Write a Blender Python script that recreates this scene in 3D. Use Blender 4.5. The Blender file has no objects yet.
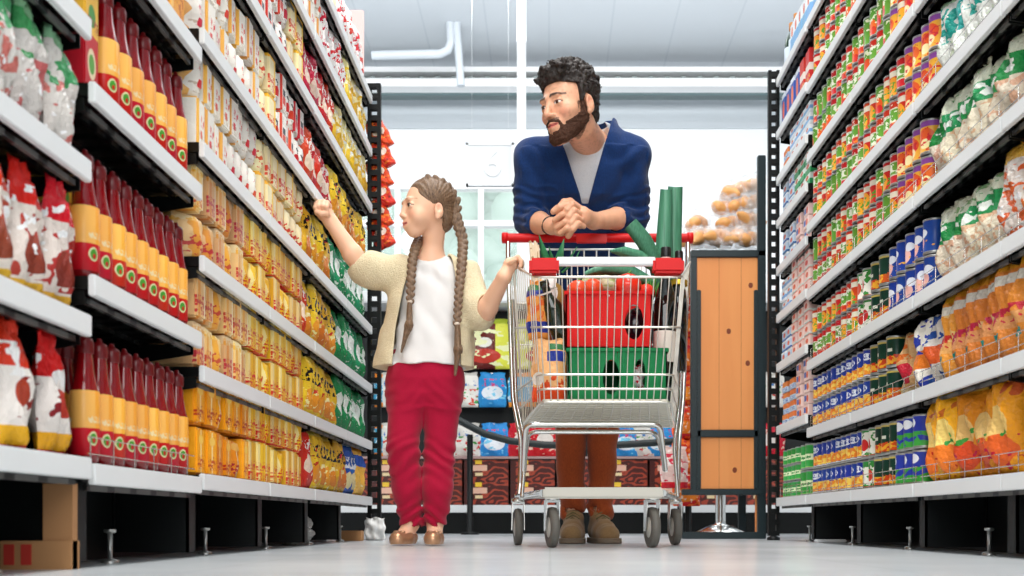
import bpy, bmesh, math, random
import numpy as np
from mathutils import Vector, Matrix
sc = bpy.context.scene
C = sc.collection
PI = math.pi
rnd = random.Random(7)
# ------------------------------------------------------------------ camera, world, lights, exposure
F = 1100.0; VX, VY = 550.0, 522.0; H = 0.083          # focal length in pixels, vanishing point, camera height
cam = bpy.data.cameras.new('camera'); camo = bpy.data.objects.new('camera', cam); C.objects.link(camo)
cam.sensor_width = 36; cam.lens = 36 * F / 1024
cam.shift_x = -(VX - 512) / 1024; cam.shift_y = (VY - 288) / 1024
camo.location = (0, 0, H); camo.rotation_euler = (PI / 2, 0, 0)
cam.clip_start = .05; cam.clip_end = 200
cam.dof.use_dof = True; cam.dof.focus_distance = 3.75; cam.dof.aperture_fstop = 5.0
sc.camera = camo
def P(px, py, Y):
    return Vector(((px - VX) * Y / F, Y, H + (VY - py) * Y / F))
w = bpy.data.worlds.new('World'); sc.world = w; w.use_nodes = True
bg = w.node_tree.nodes['Background']; bg.inputs[0].default_value = (.93, .97, 1, 1); bg.inputs[1].default_value = 1.2
def area(name, loc, rot, sx, sy, power, col=(1, 1, 1)):
    l = bpy.data.lights.new(name, 'AREA'); l.shape = 'RECTANGLE'; l.size = sx; l.size_y = sy; l.energy = power; l.color = col
    o = bpy.data.objects.new(name, l); C.objects.link(o); o.location = loc; o.rotation_euler = rot; return o
area('front_fill_light', (0.1, -5.6, 3.4), (math.radians(80), 0, 0), 8.5, 3.0, 260, (1, .99, .97))  # unseen fill added behind the camera to brighten the fronts
area('aisle_lamp_light', (.1, 2.0, 4.6), (0, 0, 0), 1.2, 6.0, 215, (1, .98, .95))
area('cross_aisle_lamp_light', (0, 7.0, 4.6), (0, 0, 0), 6.0, 1.2, 75, (.97, .99, 1))
area('wall_fill_light', (0, 9.8, 4.95), (math.radians(42), 0, 0), 9.0, 1.2, 225, (.97, .99, 1))  # light added out of view, tilted to brighten the far wall
area('ceiling_fill_light', (0, 8.5, 4.0), (PI, 0, 0), 9.0, 1.0, 90, (.97, .99, 1))  # extra upward light added only to lift the hall ceiling
sc.view_settings.view_transform = 'Standard'; sc.view_settings.look = 'None'
sc.view_settings.exposure = 0.42; sc.view_settings.gamma = 1; sc.view_settings.use_curve_mapping = False
# ------------------------------------------------------------------ helpers
def rgb(h):
    h = h.lstrip('#'); f = lambda c: c / 12.92 if c <= .04045 else ((c + .055) / 1.055) ** 2.4
    return tuple(f(int(h[i:i + 2], 16) / 255) for i in (0, 2, 4)) + (1,)
class MB:
    """collects shapes into one mesh"""
    def __init__(s): s.v = []; s.f = []; s.m = []; s.sm = []
    def add(s, vs, fs, mi=0, smooth=False):
        n = len(s.v); s.v += [tuple(v) for v in vs]; s.f += [tuple(i + n for i in f) for f in fs]
        s.m += [mi] * len(fs); s.sm += [smooth] * len(fs); return s
    def box(s, x0, x1, y0, y1, z0, z1, mi=0, M=None, b=0):
        if b:
            bm = bmesh.new(); bmesh.ops.create_cube(bm, size=1)
            for v in bm.verts: v.co = Vector(((x0 + x1) / 2 + v.co.x * (x1 - x0), (y0 + y1) / 2 + v.co.y * (y1 - y0), (z0 + z1) / 2 + v.co.z * (z1 - z0)))
            bmesh.ops.bevel(bm, geom=list(bm.edges), offset=b, segments=2, affect='EDGES')
            vs = [v.co.copy() for v in bm.verts]; bm.verts.index_update(); fs = [[v.index for v in f.verts] for f in bm.faces]; bm.free()
            if M: vs = [M @ v for v in vs]
            return s.add(vs, fs, mi)
        vs = [Vector(p) for p in ((x0, y0, z0), (x1, y0, z0), (x1, y1, z0), (x0, y1, z0), (x0, y0, z1), (x1, y0, z1), (x1, y1, z1), (x0, y1, z1))]
        if M: vs = [M @ v for v in vs]
        return s.add(vs, [(0, 3, 2, 1), (4, 5, 6, 7), (0, 1, 5, 4), (1, 2, 6, 5), (2, 3, 7, 6), (3, 0, 4, 7)], mi)
    def tube(s, pts, r, n=8, mi=0, cap=True, closed=False):
        pts = [Vector(p) for p in pts]; m = len(pts); rs = r if isinstance(r, (list, tuple)) else [r] * m
        vs = []; prev = None
        for i, p in enumerate(pts):
            a = pts[(i - 1) % m] if (closed or i) else p; b = pts[(i + 1) % m] if (closed or i < m - 1) else p
            t = (b - a).normalized() if (b - a).length > 1e-9 else Vector((0, 0, 1))
            if prev is None: u = t.orthogonal().normalized()
            else:
                u = prev - t * prev.dot(t); u = u.normalized() if u.length > 1e-6 else t.orthogonal().normalized()
            prev = u; w_ = t.cross(u)
            for k in range(n):
                a_ = 2 * PI * k / n; vs.append(p + (u * math.cos(a_) + w_ * math.sin(a_)) * rs[i])
        fs = []
        for i in range(m if closed else m - 1):
            j = (i + 1) % m
            for k in range(n): fs.append((i * n + k, i * n + (k + 1) % n, j * n + (k + 1) % n, j * n + k))
        s.add(vs, fs, mi, True)
        if cap and not closed: s.add(vs[:n][::-1], [tuple(range(n))], mi); s.add(vs[-n:], [tuple(range(n))], mi)
        return s
    def lathe(s, prof, n=20, mi=0, M=None, caps=True, sx=1, sy=1):
        """prof: (r, z) from the bottom up"""
        vs = []
        for r, z in prof:
            for k in range(n):
                a = 2 * PI * k / n; vs.append(Vector((r * math.cos(a) * sx, r * math.sin(a) * sy, z)))
        if M: vs = [M @ v for v in vs]
        fs = []; mis = mi if isinstance(mi, list) else [mi] * (len(prof) - 1)
        for i in range(len(prof) - 1):
            for k in range(n):
                s_ = (i * n + k, i * n + (k + 1) % n, (i + 1) * n + (k + 1) % n, (i + 1) * n + k)
                fs.append((s_, mis[i]))
        n0 = len(s.v); s.v += [tuple(v) for v in vs]
        for f, q in fs: s.f.append(tuple(i + n0 for i in f)); s.m.append(q); s.sm.append(True)
        if caps:
            s.add(vs[:n][::-1], [tuple(range(n))], mis[0]); s.add(vs[-n:], [tuple(range(n))], mis[-1])
        return s
    def ell(s, c, r, n=14, mi=0, M=None):
        prof = [(math.sin(PI * i / n) , -math.cos(PI * i / n)) for i in range(1, n)]
        T = Matrix.Translation(c) @ Matrix.Diagonal((r[0], r[1], r[2], 1))
        return s.lathe(prof, n + 4, mi, (M @ T) if M else T)
    def build(s, name, mats, parent=None, smooth_all=None):
        me = bpy.data.meshes.new(name); me.from_pydata(s.v, [], s.f); me.update()
        mats = mats if isinstance(mats, (list, tuple)) else [mats]
        for m in mats: me.materials.append(m)
        me.polygons.foreach_set('material_index', s.m)
        me.polygons.foreach_set('use_smooth', [bool(smooth_all) if smooth_all is not None else x for x in s.sm])
        o = bpy.data.objects.new(name, me); C.objects.link(o)
        if parent: o.parent = parent
        return o
def tag(o, label=None, cat=None, group=None, kind=None):
    if label: o['label'] = label
    if cat: o['category'] = cat
    if group: o['group'] = group
    if kind: o['kind'] = kind
    return o
def empty(name, loc=(0, 0, 0), rz=0):
    o = bpy.data.objects.new(name, None); C.objects.link(o); o.location = loc; o.rotation_euler = (0, 0, rz); o.empty_display_size = .05; return o
def copy_tree(o, parent=None):
    c = o.copy(); C.objects.link(c)
    if parent: c.parent = parent
    for ch in list(o.children): copy_tree(ch, c)
    return c
# ------------------------------------------------------------------ materials
def mat(name, col, rough=.5, metal=0, spec=.5, alpha=1, trans=0, emit=0, coat=0, ior=1.45):
    m = bpy.data.materials.new(name); m.use_nodes = True; b = m.node_tree.nodes['Principled BSDF']
    col = rgb(col) if isinstance(col, str) else col
    b.inputs['Base Color'].default_value = col; b.inputs['Roughness'].default_value = rough; b.inputs['Metallic'].default_value = metal
    b.inputs['Specular IOR Level'].default_value = spec; b.inputs['Alpha'].default_value = alpha
    b.inputs['Transmission Weight'].default_value = trans; b.inputs['Coat Weight'].default_value = coat; b.inputs['IOR'].default_value = ior
    if emit: b.inputs['Emission Color'].default_value = col; b.inputs['Emission Strength'].default_value = emit
    return m
class NT:
    """tiny node builder"""
    def __init__(s, m):
        s.m = m; s.t = m.node_tree; s.b = s.t.nodes['Principled BSDF']
    def n(s, ty, **kw):
        x = s.t.nodes.new(ty)
        for k, v in kw.items(): setattr(x, k, v)
        return x
    def put(s, inp, v):
        if hasattr(v, 'is_linked') or isinstance(v, bpy.types.NodeSocket): s.t.links.new(v, inp)
        elif v is not None: inp.default_value = v
    def math(s, op, a, b=None, c=None, clamp=False):
        x = s.n('ShaderNodeMath', operation=op, use_clamp=clamp)
        s.put(x.inputs[0], a); s.put(x.inputs[1], b); s.put(x.inputs[2], c); return x.outputs[0]
    def mix(s, f, a, b):
        x = s.n('ShaderNodeMix', data_type='RGBA'); s.put(x.inputs[0], f); s.put(x.inputs[6], a); s.put(x.inputs[7], b); return x.outputs[2]
    def coords(s, kind='Generated'):
        return s.n('ShaderNodeTexCoord').outputs[kind]
    def sep(s, v):
        x = s.n('ShaderNodeSeparateXYZ'); s.put(x.inputs[0], v); return x.outputs
    def noise(s, vec, scale, detail=2, rough=.5):
        x = s.n('ShaderNodeTexNoise'); s.put(x.inputs['Vector'], vec); x.inputs['Scale'].default_value = scale
        x.inputs['Detail'].default_value = detail; x.inputs['Roughness'].default_value = rough; return x.outputs[0]
    def bump(s, h, strength=.3, dist=.01):
        x = s.n('ShaderNodeBump'); s.put(x.inputs['Height'], h); x.inputs['Strength'].default_value = strength; x.inputs['Distance'].default_value = dist
        s.t.links.new(x.outputs[0], s.b.inputs['Normal'])
    def scl(s, vec, sx, sy, sz, off=None):
        x = s.n('ShaderNodeMapping'); s.put(x.inputs[0], vec); x.inputs['Scale'].default_value = (sx, sy, sz)
        if off is not None: s.put(x.inputs['Location'], off)
        return x.outputs[0]
    def between(s, x, lo, hi):
        return s.math('MULTIPLY', s.math('GREATER_THAN', x, lo), s.math('LESS_THAN', x, hi))
def pack_mat(name, base, layers, rough=.4, crinkle=0, var=.06, spec=.3):
    """printed packaging: layers over a base colour, in the pack's own 0..1 frame"""
    m = mat(name, base, rough, spec=spec); k = NT(m); g = k.coords(); u, d, v = k.sep(g)
    rn = k.n('ShaderNodeObjectInfo').outputs['Random']
    off = k.math('MULTIPLY', rn, 37.0)
    col = rgb(base)
    first = True
    for L in layers:
        t = L[0]; c = rgb(L[-1])
        if t == 'v': f = k.between(v, L[1], L[2])
        elif t == 'u': f = k.between(u, L[1], L[2])
        elif t == 'e':
            a = k.math('DIVIDE', k.math('SUBTRACT', u, L[1]), L[3]); b = k.math('DIVIDE', k.math('SUBTRACT', v, L[2]), L[4])
            f = k.math('LESS_THAN', k.math('ADD', k.math('MULTIPLY', a, a), k.math('MULTIPLY', b, b)), 1.0)
        elif t == 'r':
            f = k.math('MULTIPLY', k.between(u, L[1], L[2]), k.between(v, L[3], L[4]))
        elif t == 'n':      # blotches: scale, threshold, vlo, vhi
            x = k.n('ShaderNodeTexNoise', noise_dimensions='4D'); k.put(x.inputs['Vector'], k.scl(g, 1, .4, 2)); x.inputs['Scale'].default_value = L[1]; x.inputs['Detail'].default_value = 2
            k.put(x.inputs['W'], k.math('MULTIPLY', off, .02))
            f = k.math('MULTIPLY', k.math('GREATER_THAN', x.outputs[0], L[2]), k.between(v, L[3], L[4]))
        elif t == 't':      # rows of marks like print: vlo, vhi, frequency, ulo, uhi
            x = k.noise(k.scl(g, L[3], .1, L[3] * 1.3), 1.0, 3, .6)
            f = k.math('MULTIPLY', k.math('GREATER_THAN', x, .52), k.math('MULTIPLY', k.between(v, L[1], L[2]), k.between(u, L[4], L[5])))
        col = k.mix(f, col, c)
    # small colour difference from pack to pack
    hs = k.n('ShaderNodeHueSaturation'); k.put(hs.inputs['Color'], col if not isinstance(col, tuple) else col)
    k.put(hs.inputs['Hue'], k.math('MULTIPLY_ADD', rn, var * .25, .5 - var * .125)); k.put(hs.inputs['Value'], k.math('MULTIPLY_ADD', rn, var * 3, 1 - var * 1.5))
    k.t.links.new(hs.outputs[0], k.b.inputs['Base Color'])
    if crinkle:
        x = k.noise(k.scl(g, 1, 1, 1.4), 9, 3, .6); k.bump(x, crinkle, .02)
    return m
M_ = {}
M_['black'] = mat('black_painted_steel', '#060909', .5, spec=.25)
M_['dark'] = mat('dark_steel', '#0c1011', .5, spec=.3)
M_['rail'] = mat('white_price_rail', '#e4e6e6', .35)
M_['chrome'] = mat('chrome', '#d8d8d4', .18, 1)
M_['wire'] = mat('zinc_wire', '#d9d6cc', .28, .85)
M_['dullwire'] = mat('dull_zinc', '#b5b2a8', .45, .6)
M_['white'] = mat('white_paint', '#eeeeee', .5)
M_['lidmetal'] = mat('tin_metal', '#a9a9a6', .35, .9)
def ribbed_steel():
    m = mat('shelf_underside_steel', '#070909', .35, .3); k = NT(m); o = k.coords('Object'); x, y, z = k.sep(o)
    h = k.math('SINE', k.math('MULTIPLY', y, 90.0)); k.bump(h, .4, .01); return m
M_['under'] = ribbed_steel()
def glossy_clear(name, col, rough=.12, a=.22):
    return mat(name, col, rough, spec=.8, alpha=a)
ORD = ['zeroth', 'first', 'second', 'third', 'fourth', 'fifth', 'sixth', 'seventh', 'eighth', 'ninth', 'tenth', 'eleventh', 'twelfth', 'thirteenth', 'fourteenth', 'fifteenth', 'sixteenth', 'seventeenth', 'eighteenth', 'nineteenth', 'twentieth']
def ordinal(i):
    if i <= 20: return ORD[i]
    t = ['', '', 'twenty', 'thirty', 'forty'][i // 10]
    return (t + '-' + ORD[i % 10]) if i % 10 else {2: 'twentieth', 3: 'thirtieth', 4: 'fortieth'}[i // 10]
# ------------------------------------------------------------------ the hall
XL, XR = -.815, 1.035          # front edges of the left and right shelving
ZF = 5.0                        # far end of both shelving runs
WALLY = 14.0; CEIL = 5.75
def structure(name, mb, m):
    o = mb.build(name, m); o['kind'] = 'structure'; return o
def floor_mat():
    m = mat('polished_vinyl_floor', '#c9cdcf', .22, spec=.5); k = NT(m); o = k.coords('Object')
    a = k.noise(o, 1.3, 4, .6); b = k.noise(o, 60, 3, .7)
    f = k.math('MULTIPLY_ADD', a, .5, k.math('MULTIPLY', b, .15))
    c = k.mix(f, rgb('#c6cccf'), rgb('#d2d6d9')); 
    br = k.n('ShaderNodeTexBrick', offset=0.0); k.put(br.inputs['Vector'], o); br.inputs['Scale'].default_value = 1.0
    br.inputs['Brick Width'].default_value = .6; br.inputs['Row Height'].default_value = .6; br.inputs['Mortar Size'].default_value = .003
    br.inputs['Color1'].default_value = (1, 1, 1, 1); br.inputs['Color2'].default_value = (.96, .96, .97, 1); br.inputs['Mortar'].default_value = (.88, .88, .88, 1)
    mm = k.n('ShaderNodeMix', data_type='RGBA', blend_type='MULTIPLY'); mm.inputs[0].default_value = 1
    k.put(mm.inputs[6], c); k.put(mm.inputs[7], br.outputs[0]); k.t.links.new(mm.outputs[2], k.b.inputs['Base Color'])
    k.t.links.new(k.math('MULTIPLY_ADD', a, .2, .1), k.b.inputs['Roughness']); k.bump(b, .05, .002); return m
structure('floor', MB().box(-9, 9, -6, WALLY + .1, -.1, 0), floor_mat())
wallm = mat('white_wall_paint', '#e9ebed', .7)
greym = mat('pale_grey_wall_cladding', '#c9d0d5', .6)
structure('wall_left', MB().box(-9.1, -9, -6, WALLY + .1, 0, CEIL), wallm)
structure('wall_right', MB().box(9, 9.1, -6, WALLY + .1, 0, CEIL), wallm)
nw = MB(); nw.box(-9, -4.5, -6.1, -6, 0, CEIL); nw.box(4.5, 9, -6.1, -6, 0, CEIL); nw.box(-4.5, 4.5, -6.1, -6, 5.2, CEIL); nw.box(-4.5, 4.5, -6.1, -6, 0, 1.9)  # high opening made up in this unseen wall to let front light in
structure('wall_near', nw, wallm)
def ceil_mat():
    m = mat('pale_ceiling_panels', '#d2d7dc', .7); k = NT(m); x, y, z = k.sep(k.coords('Object'))
    h = k.math('GREATER_THAN', k.math('FRACT', k.math('MULTIPLY', x, 1.4)), .97)
    k.t.links.new(k.mix(h, rgb('#d2d7dc'), rgb('#c9cfd5')), k.b.inputs['Base Color']); return m
structure('ceiling', MB().box(-9.1, 9.1, -6.1, WALLY + .2, CEIL, CEIL + .1), ceil_mat())
# far wall: cladding above, white below, a long glazed opening at eye level
zy = lambda py, Y=WALLY: H + (VY - py) * Y / F
WG0, WG1, WX0, WX1 = zy(300), zy(187), -3.0, -0.35
fw = MB(); fw.box(-9, 9, WALLY, WALLY + .1, zy(124), CEIL, 1); fw.box(-9, 9, WALLY, WALLY + .1, WG1, zy(124), 0)
fw.box(-9, WX0, WALLY, WALLY + .1, 0, WG1); fw.box(WX1, 9, WALLY, WALLY + .1, 0, WG1); fw.box(WX0, WX1, WALLY, WALLY + .1, 0, WG0)
structure('wall_far', fw, [wallm, greym])
structure('trim_1', MB().box(-9, 9, WALLY - .03, WALLY, zy(129), zy(122)), mat('grey_wall_strip', '#c3c9ce', .6))
win = MB()
for i in range(6):
    x = WX0 + (WX1 - WX0) * i / 5; win.box(x - .035, x + .035, WALLY - .03, WALLY + .08, WG0, WG1)
for z in (WG0, (WG0 + WG1) / 2 + .25, WG1): win.box(WX0 - .04, WX1 + .04, WALLY - .04, WALLY + .11, z - .035, z + .035)
wo = structure('window_1', win, M_['white'])
gl = MB().box(WX0, WX1, WALLY + .03, WALLY + .036, WG0, WG1).build('window_pane', mat('window_glass', '#f2fbf8', .05, alpha=.15), wo)
# what is outside: pale ground and pale trees
gd = MB().box(-14, 10, WALLY + .2, WALLY + 30, -.12, -.02); tag(gd.build('pavement', mat('pale_pavement', '#cfd3d0', .8)), kind='structure')
leafm = mat('pale_leaves', '#b2cbbc', .8)
for i, (x, y, hh) in enumerate([(-5.6, 24, 9.4), (-2.3, 31, 12.0), (-3.5, 21, 8.6), (-1.5, 25, 9.2), (-9.0, 27, 9.2)]):
    t = empty('street_tree', (x, y, -.02)); r = random.Random(i)
    cb = MB()
    for k in range(46):
        a = r.uniform(0, 2 * PI); rr = r.uniform(0, 1.0); z = r.uniform(.5, 1) * hh
        cb.ell((math.cos(a) * rr, math.sin(a) * rr, z), (r.uniform(.25, .55),) * 3, 7)
    cb.build('crown', leafm, t); MB().tube([(0, 0, 0), (.05, 0, hh * .6)], [.12, .07]).build('trunk', mat('pale_bark', '#a79f95', .8), t)
    tag(t, ['pale green street tree outside far window, second from the left', 'tall pale street tree outside the middle of the far window', 'small pale tree nearest to the far window glass', 'pale street tree outside the right end of far window', 'leftmost pale street tree outside the far window'][i], 'tree', 'trees outside the far window')
# beams and pipes of the roof structure
def beam(name, py0, py1, Y, d, m, label, extra=None):
    t = MB().box(-9, 9, Y - d, Y, zy(py1, Y), zy(py0, Y)); 
    if extra: extra(t)
    o = t.build(name, m); return tag(o, label, 'beam', 'horizontal roof beams')
beam('roof_beam', 75, 80, 13.6, .25, M_['white'], 'upper thin white beam under the pale ceiling across the hall')
beam('roof_beam', 88, 96, 13.5, .3, M_['white'], 'lower white beam with dark lower edge across the hall')
ct = MB().box(-9, 9, 13.45, 13.6, zy(86.5, 13.6), zy(82.5, 13.6))
for i in range(90): ct.box(-9 + i * .2, -8.94 + i * .2, 13.42, 13.45, zy(87, 13.6), zy(82, 13.6))
tag(ct.build('cable_tray', mat('grey_green_metal', '#8b9694', .5)), 'long grey slotted cable tray between the two roof beams', 'cable tray')
tag(MB().box(-9, 9, 13.0, 13.15, zy(98.5, 13.1), zy(96, 13.1)).build('steel_channel', mat('dark_teal_steel', '#4c6062', .5)), 'thin dark steel channel running under the lower white beam', 'steel channel')
# ceiling column, pipes
tag(MB().box(P(517, 0, 9).x, P(526, 0, 9).x, 8.96, 9.04, 1.9, CEIL, b=.01).build('hanging_post', M_['white']), 'slim white post hanging from the ceiling behind the man', 'post')
Yp = 12.5
pipem = mat('pale_grey_pipe', '#c3c9cf', .5)
tag(MB().tube([P(457, 20, Yp), P(457, 30, Yp), P(461, 86, Yp)], .045, 10).build('drain_pipe', pipem), 'white vertical pipe coming down the far wall left of the man', 'pipe', 'white pipes')
tag(MB().tube([P(372, 55.5, Yp), P(440, 54, Yp), P(448, 50, Yp), P(451, 42, Yp), P(450, 20, Yp)], .05, 10).build('duct_pipe', pipem), 'white pipe with a bend running from the left shelf tops', 'pipe', 'white pipes')
# hanging aisle sign with a pale 6
sg = empty('aisle_sign', P(492, 185, 9.5)); Ys = 9.5
a, b = P(466, 186, Ys), P(514, 143, Ys)
sp = MB().box(a.x, b.x, Ys, Ys + .02, a.z, b.z).build('panel', mat('frosted_sign_white', '#eceef0', .4)); sp.parent = sg; sp.matrix_parent_inverse = Matrix.Translation(-sg.location)
fr = MB()
for x0, x1, z0, z1 in ((a.x, b.x, a.z, a.z + .02), (a.x, b.x, b.z - .02, b.z), (a.x, a.x + .02, a.z, b.z), (b.x - .02, b.x, a.z, b.z)): fr.box(x0, x1, Ys - .012, Ys + .032, z0, z1)
o = fr.build('frame', mat('sign_frame_white', '#ffffff', .4)); o.parent = sg; o.matrix_parent_inverse = Matrix.Translation(-sg.location)
hg = MB()
for x in (a.x + .05, b.x - .05): hg.tube([(x, Ys + .01, b.z), (x, Ys + .01, CEIL)], .0009, 6)
o = hg.build('hanger', M_['white']); o.parent = sg; o.matrix_parent_inverse = Matrix.Translation(-sg.location)
tc = bpy.data.curves.new('six', 'FONT'); tc.body = '6'; tc.size = .34; tc.extrude = .006; tc.align_x = 'CENTER'; tc.align_y = 'CENTER'
to = bpy.data.objects.new('numeral', tc); C.objects.link(to); to.parent = sg; to.matrix_parent_inverse = Matrix.Translation(-sg.location)
to.location = ((a.x + b.x) / 2 + .02, Ys - .008, (a.z + b.z) / 2); to.rotation_euler = (PI / 2, 0, 0); to.data.materials.append(mat('sign_numeral_white', '#ffffff', .4))
dg = bpy.context.evaluated_depsgraph_get(); nm_ = bpy.data.meshes.new_from_object(to.evaluated_get(dg)); n2 = bpy.data.objects.new('sign_numeral', nm_); C.objects.link(n2)
n2.parent = sg; n2.matrix_parent_inverse = Matrix.Translation(-sg.location); n2.location = to.location; n2.rotation_euler = to.rotation_euler; bpy.data.objects.remove(to); n2['label'] = 'white numeral 6'
tag(sg, 'square frosted white sign with numeral 6 hanging beside the man', 'sign')
# ceiling lamps
def lamp(x, y, sx, sy, z, label):
    t = empty('ceiling_lamp', (x, y, z))
    MB().box(-sx / 2, sx / 2, -sy / 2, sy / 2, .03, .08).build('housing', M_['white'], t)
    MB().box(-sx / 2 + .02, sx / 2 - .02, -sy / 2 + .02, sy / 2 - .02, .045, .05).build('diffuser', mat('lamp_diffuser', '#ffffff', .4, emit=3), t)
    h = MB()
    for q in (-.4, .4):
        h.tube([(0 if sy > sx else q * sx, q * sy if sy > sx else 0, .08), (0 if sy > sx else q * sx, q * sy if sy > sx else 0, CEIL - z)], .004, 6)
    h.build('hanger', M_['white'], t); tag(t, label, 'lamp', 'ceiling lamps')
lamp(.1, 2.2, .3, 5, 4.65, 'long ceiling lamp above the aisle between the shelves')
lamp(0, 7, 6, .3, 4.65, 'long ceiling lamp above the cross aisle behind the cart')
lamp(0, 9.7, 9, .3, 5.05, 'long unseen hall lamp added to light the far wall')  # housing added out of view to go with the far wall fill
# ------------------------------------------------------------------ shelving
DEPTH = .42
def slots():
    m = mat('slotted_strip_steel', '#15191a', .4); k = NT(m); x, y, z = k.sep(k.coords('Object'))
    f = k.math('GREATER_THAN', k.math('FRACT', k.math('MULTIPLY', y, 9.0)), .3)
    k.t.links.new(k.mix(f, rgb('#15191a'), rgb('#5a5a58')), k.b.inputs['Base Color']); return m
M_['slots'] = slots()
def perforated(mb, x0, x1, y, z0, z1, t=.03, pitch=.05):
    """an upright with a column of square holes in its broad face (towards the camera) and sides"""
    wd = x1 - x0
    mb.box(x0, x0 + wd * .27, y, y + t, z0, z1); mb.box(x1 - wd * .27, x1, y, y + t, z0, z1)
    n = int((z1 - z0) / pitch)
    for i in range(n + 1):
        z = z0 + i * pitch; mb.box(x0 + wd * .27, x1 - wd * .27, y, y + t, z, min(z + pitch * .48, z1))
def gondola(side, Y0, Y1, levels, label, top=2.11, guards=(), rails=2, height_rail=.036, lit_end=True):
    """shelf bay; side -1 = left of the aisle, +1 = right; x measured from the front edge into the shelf"""
    X = XL if side < 0 else XR
    g = empty('shelving_unit', (X, Y0, 0)); tag(g, label, 'shelves', 'store shelving units')
    L = Y1 - Y0
    def bx(mb, d0, d1, y0, y1, z0, z1, mi=0, b=0):    # d = depth into the shelf
        x0, x1 = sorted((side * d0, side * d1)); mb.box(x0, x1, y0, y1, z0, z1, mi, b=b)
    bp = MB(); bx(bp, DEPTH, DEPTH + .02, 0, L, .0, top); bp.build('back_panel', M_['black'], g)
    for q in (0, L):
        u = MB(); bx(u, DEPTH - .04, DEPTH, q - .012 + (.012 if q == 0 else -.012), q + .012 + (.012 if q == 0 else -.012), 0, top); u.build('upright', M_['black'], g)
    for li, z in enumerate(levels):
        s = MB(); bx(s, .004, DEPTH - .0, .002, L - .002, z - .024, z - .001)
        for k in range(5): bx(s, .05 + .075 * k, .058 + .075 * k, .01, L - .01, z - .034, z - .024)
        so = s.build('shelf', M_['under'], g)
        n = max(1, round(L / .61)) if rails == 2 else 1
        for k in range(n):
            a, b = L * k / n, L * (k + 1) / n
            r = MB(); bx(r, -.010, .003, a + .002, b - .003, z - height_rail, z + .002, b=.002)
            r.build('price_rail', M_['rail'], so)
            if li:
                for y in (a + .004, b - .008):
                    br = MB()
                    x0, x1 = (.01, DEPTH - .03)
                    vs = [(side * x0, y, z - .026), (side * x1, y, z - .026), (side * x1, y, z - .11), (side * x0, y, z - .05)]
                    vs += [(p[0], p[1] + .004, p[2]) for p in vs]
                    br.add(vs, [(0, 1, 2, 3), (7, 6, 5, 4), (0, 4, 5, 1), (1, 5, 6, 2), (2, 6, 7, 3), (3, 7, 4, 0)])
                    br.build('bracket', M_['black'], so)
        # slotted strip under the front edge
        st = MB(); bx(st, .012, .020, .02, L - .02, z - .046, z - .036)
        st.build('slotted_strip', M_['slots'], so)
        if li in guards:
            wg = MB(); xx = side * .006
            for zz in (.05, .02): wg.tube([(xx, .01, z + zz), (xx, L - .01, z + zz)], .0013, 6)
            for k in range(int(L / .105) + 1): wg.tube([(xx, .02 + k * .105, z + .0), (xx, .02 + k * .105, z + .05)], .0013, 5)
            wg.build('wire_guard', M_['chrome'], so)
    n = max(1, round(L / .61))
    for k in range(n):
        y = (k + .0) * L / n + .01
        p = MB(); bx(p, .03, .36, y, y + .006, .012, levels[0] - .026); bx(p, .03, .036, y, y + .05, .012, levels[0] - .03)
        p.build('foot_plate', M_['dark'], g)
        f = MB(); f.lathe([(.018, 0), (.018, .006), (.005, .009), (.005, .06), (.012, .062), (.012, .068)], 12, M=Matrix.Translation((side * .075, y + .27, 0))); f.build('levelling_foot', M_['lidmetal'], g)
    kb = MB(); bx(kb, .20, .215, 0, L, 0, levels[0] - .03); kb.build('base_panel', M_['black'], g)
    return g
LV = [.194, .446, .703, .969, 1.234, 1.52, 1.775, 2.015]
gondola(-1, 1.0, 1.937, [.194, .444, .715, .965, 1.22, 1.5], 'nearest black shelving unit at the left edge, holding foil pouches', rails=2)
gondola(-1, 1.945, 2.55, [.185, .52, .862, 1.18, 1.5, 1.8], 'black shelving unit on the left full of red sauce bottles', guards=(0,))
gondola(-1, 2.56, 3.77, LV, 'left black shelving unit of stacked yellow and white packs')
gondola(-1, 3.775, 4.99, LV, 'left black shelving unit nearest the girl, with bagged goods')
RV = [.19, .455, .722, 1.005, 1.27, 1.55, 1.83, 2.09]
RF = [.19, .515, .797, 1.02, 1.233, 1.447, 1.642, 1.85, 2.09]
gondola(1, 1.9, 3.10, RV, 'nearest black shelving unit at the right edge, with bagged snacks', guards=(0, 1, 2, 3, 4), top=2.2)
gondola(1, 3.11, 4.40, RV, 'right black shelving unit filled with tins in two layers', guards=(0, 1, 2, 3), top=2.2)
gondola(1, 4.42, 4.99, RF, 'short black shelving unit at the far right end, small cartons', guards=(0,), top=2.2)
def end_post(x0, x1, h, label):
    t = empty('perforated_post', ((x0 + x1) / 2, ZF + .03, 0)); m = MB(); wd = (x1 - x0) / 2
    perforated(m, -wd, wd, 0, .02, h); m.build('column', M_['black'], t)
    MB().lathe([(.03, 0), (.03, .012), (.012, .02)], 14, M=Matrix.Translation((0, .015, 0))).build('foot', M_['dark'], t); tag(t, label, 'post')
end_post(-.835, -.775, 2.09, 'black perforated post closing the far end of left shelves')
end_post(1.0, 1.05, 2.15, 'black perforated post closing the far end of right shelves')
tag(MB().box(-.90, -.835, 4.93, 4.945, 2.02, 2.38, b=.005).build('topper_board', mat('pale_pink_card', '#eec4c0', .5)), 'pale pink card board standing on top of left shelves', 'board')
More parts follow.
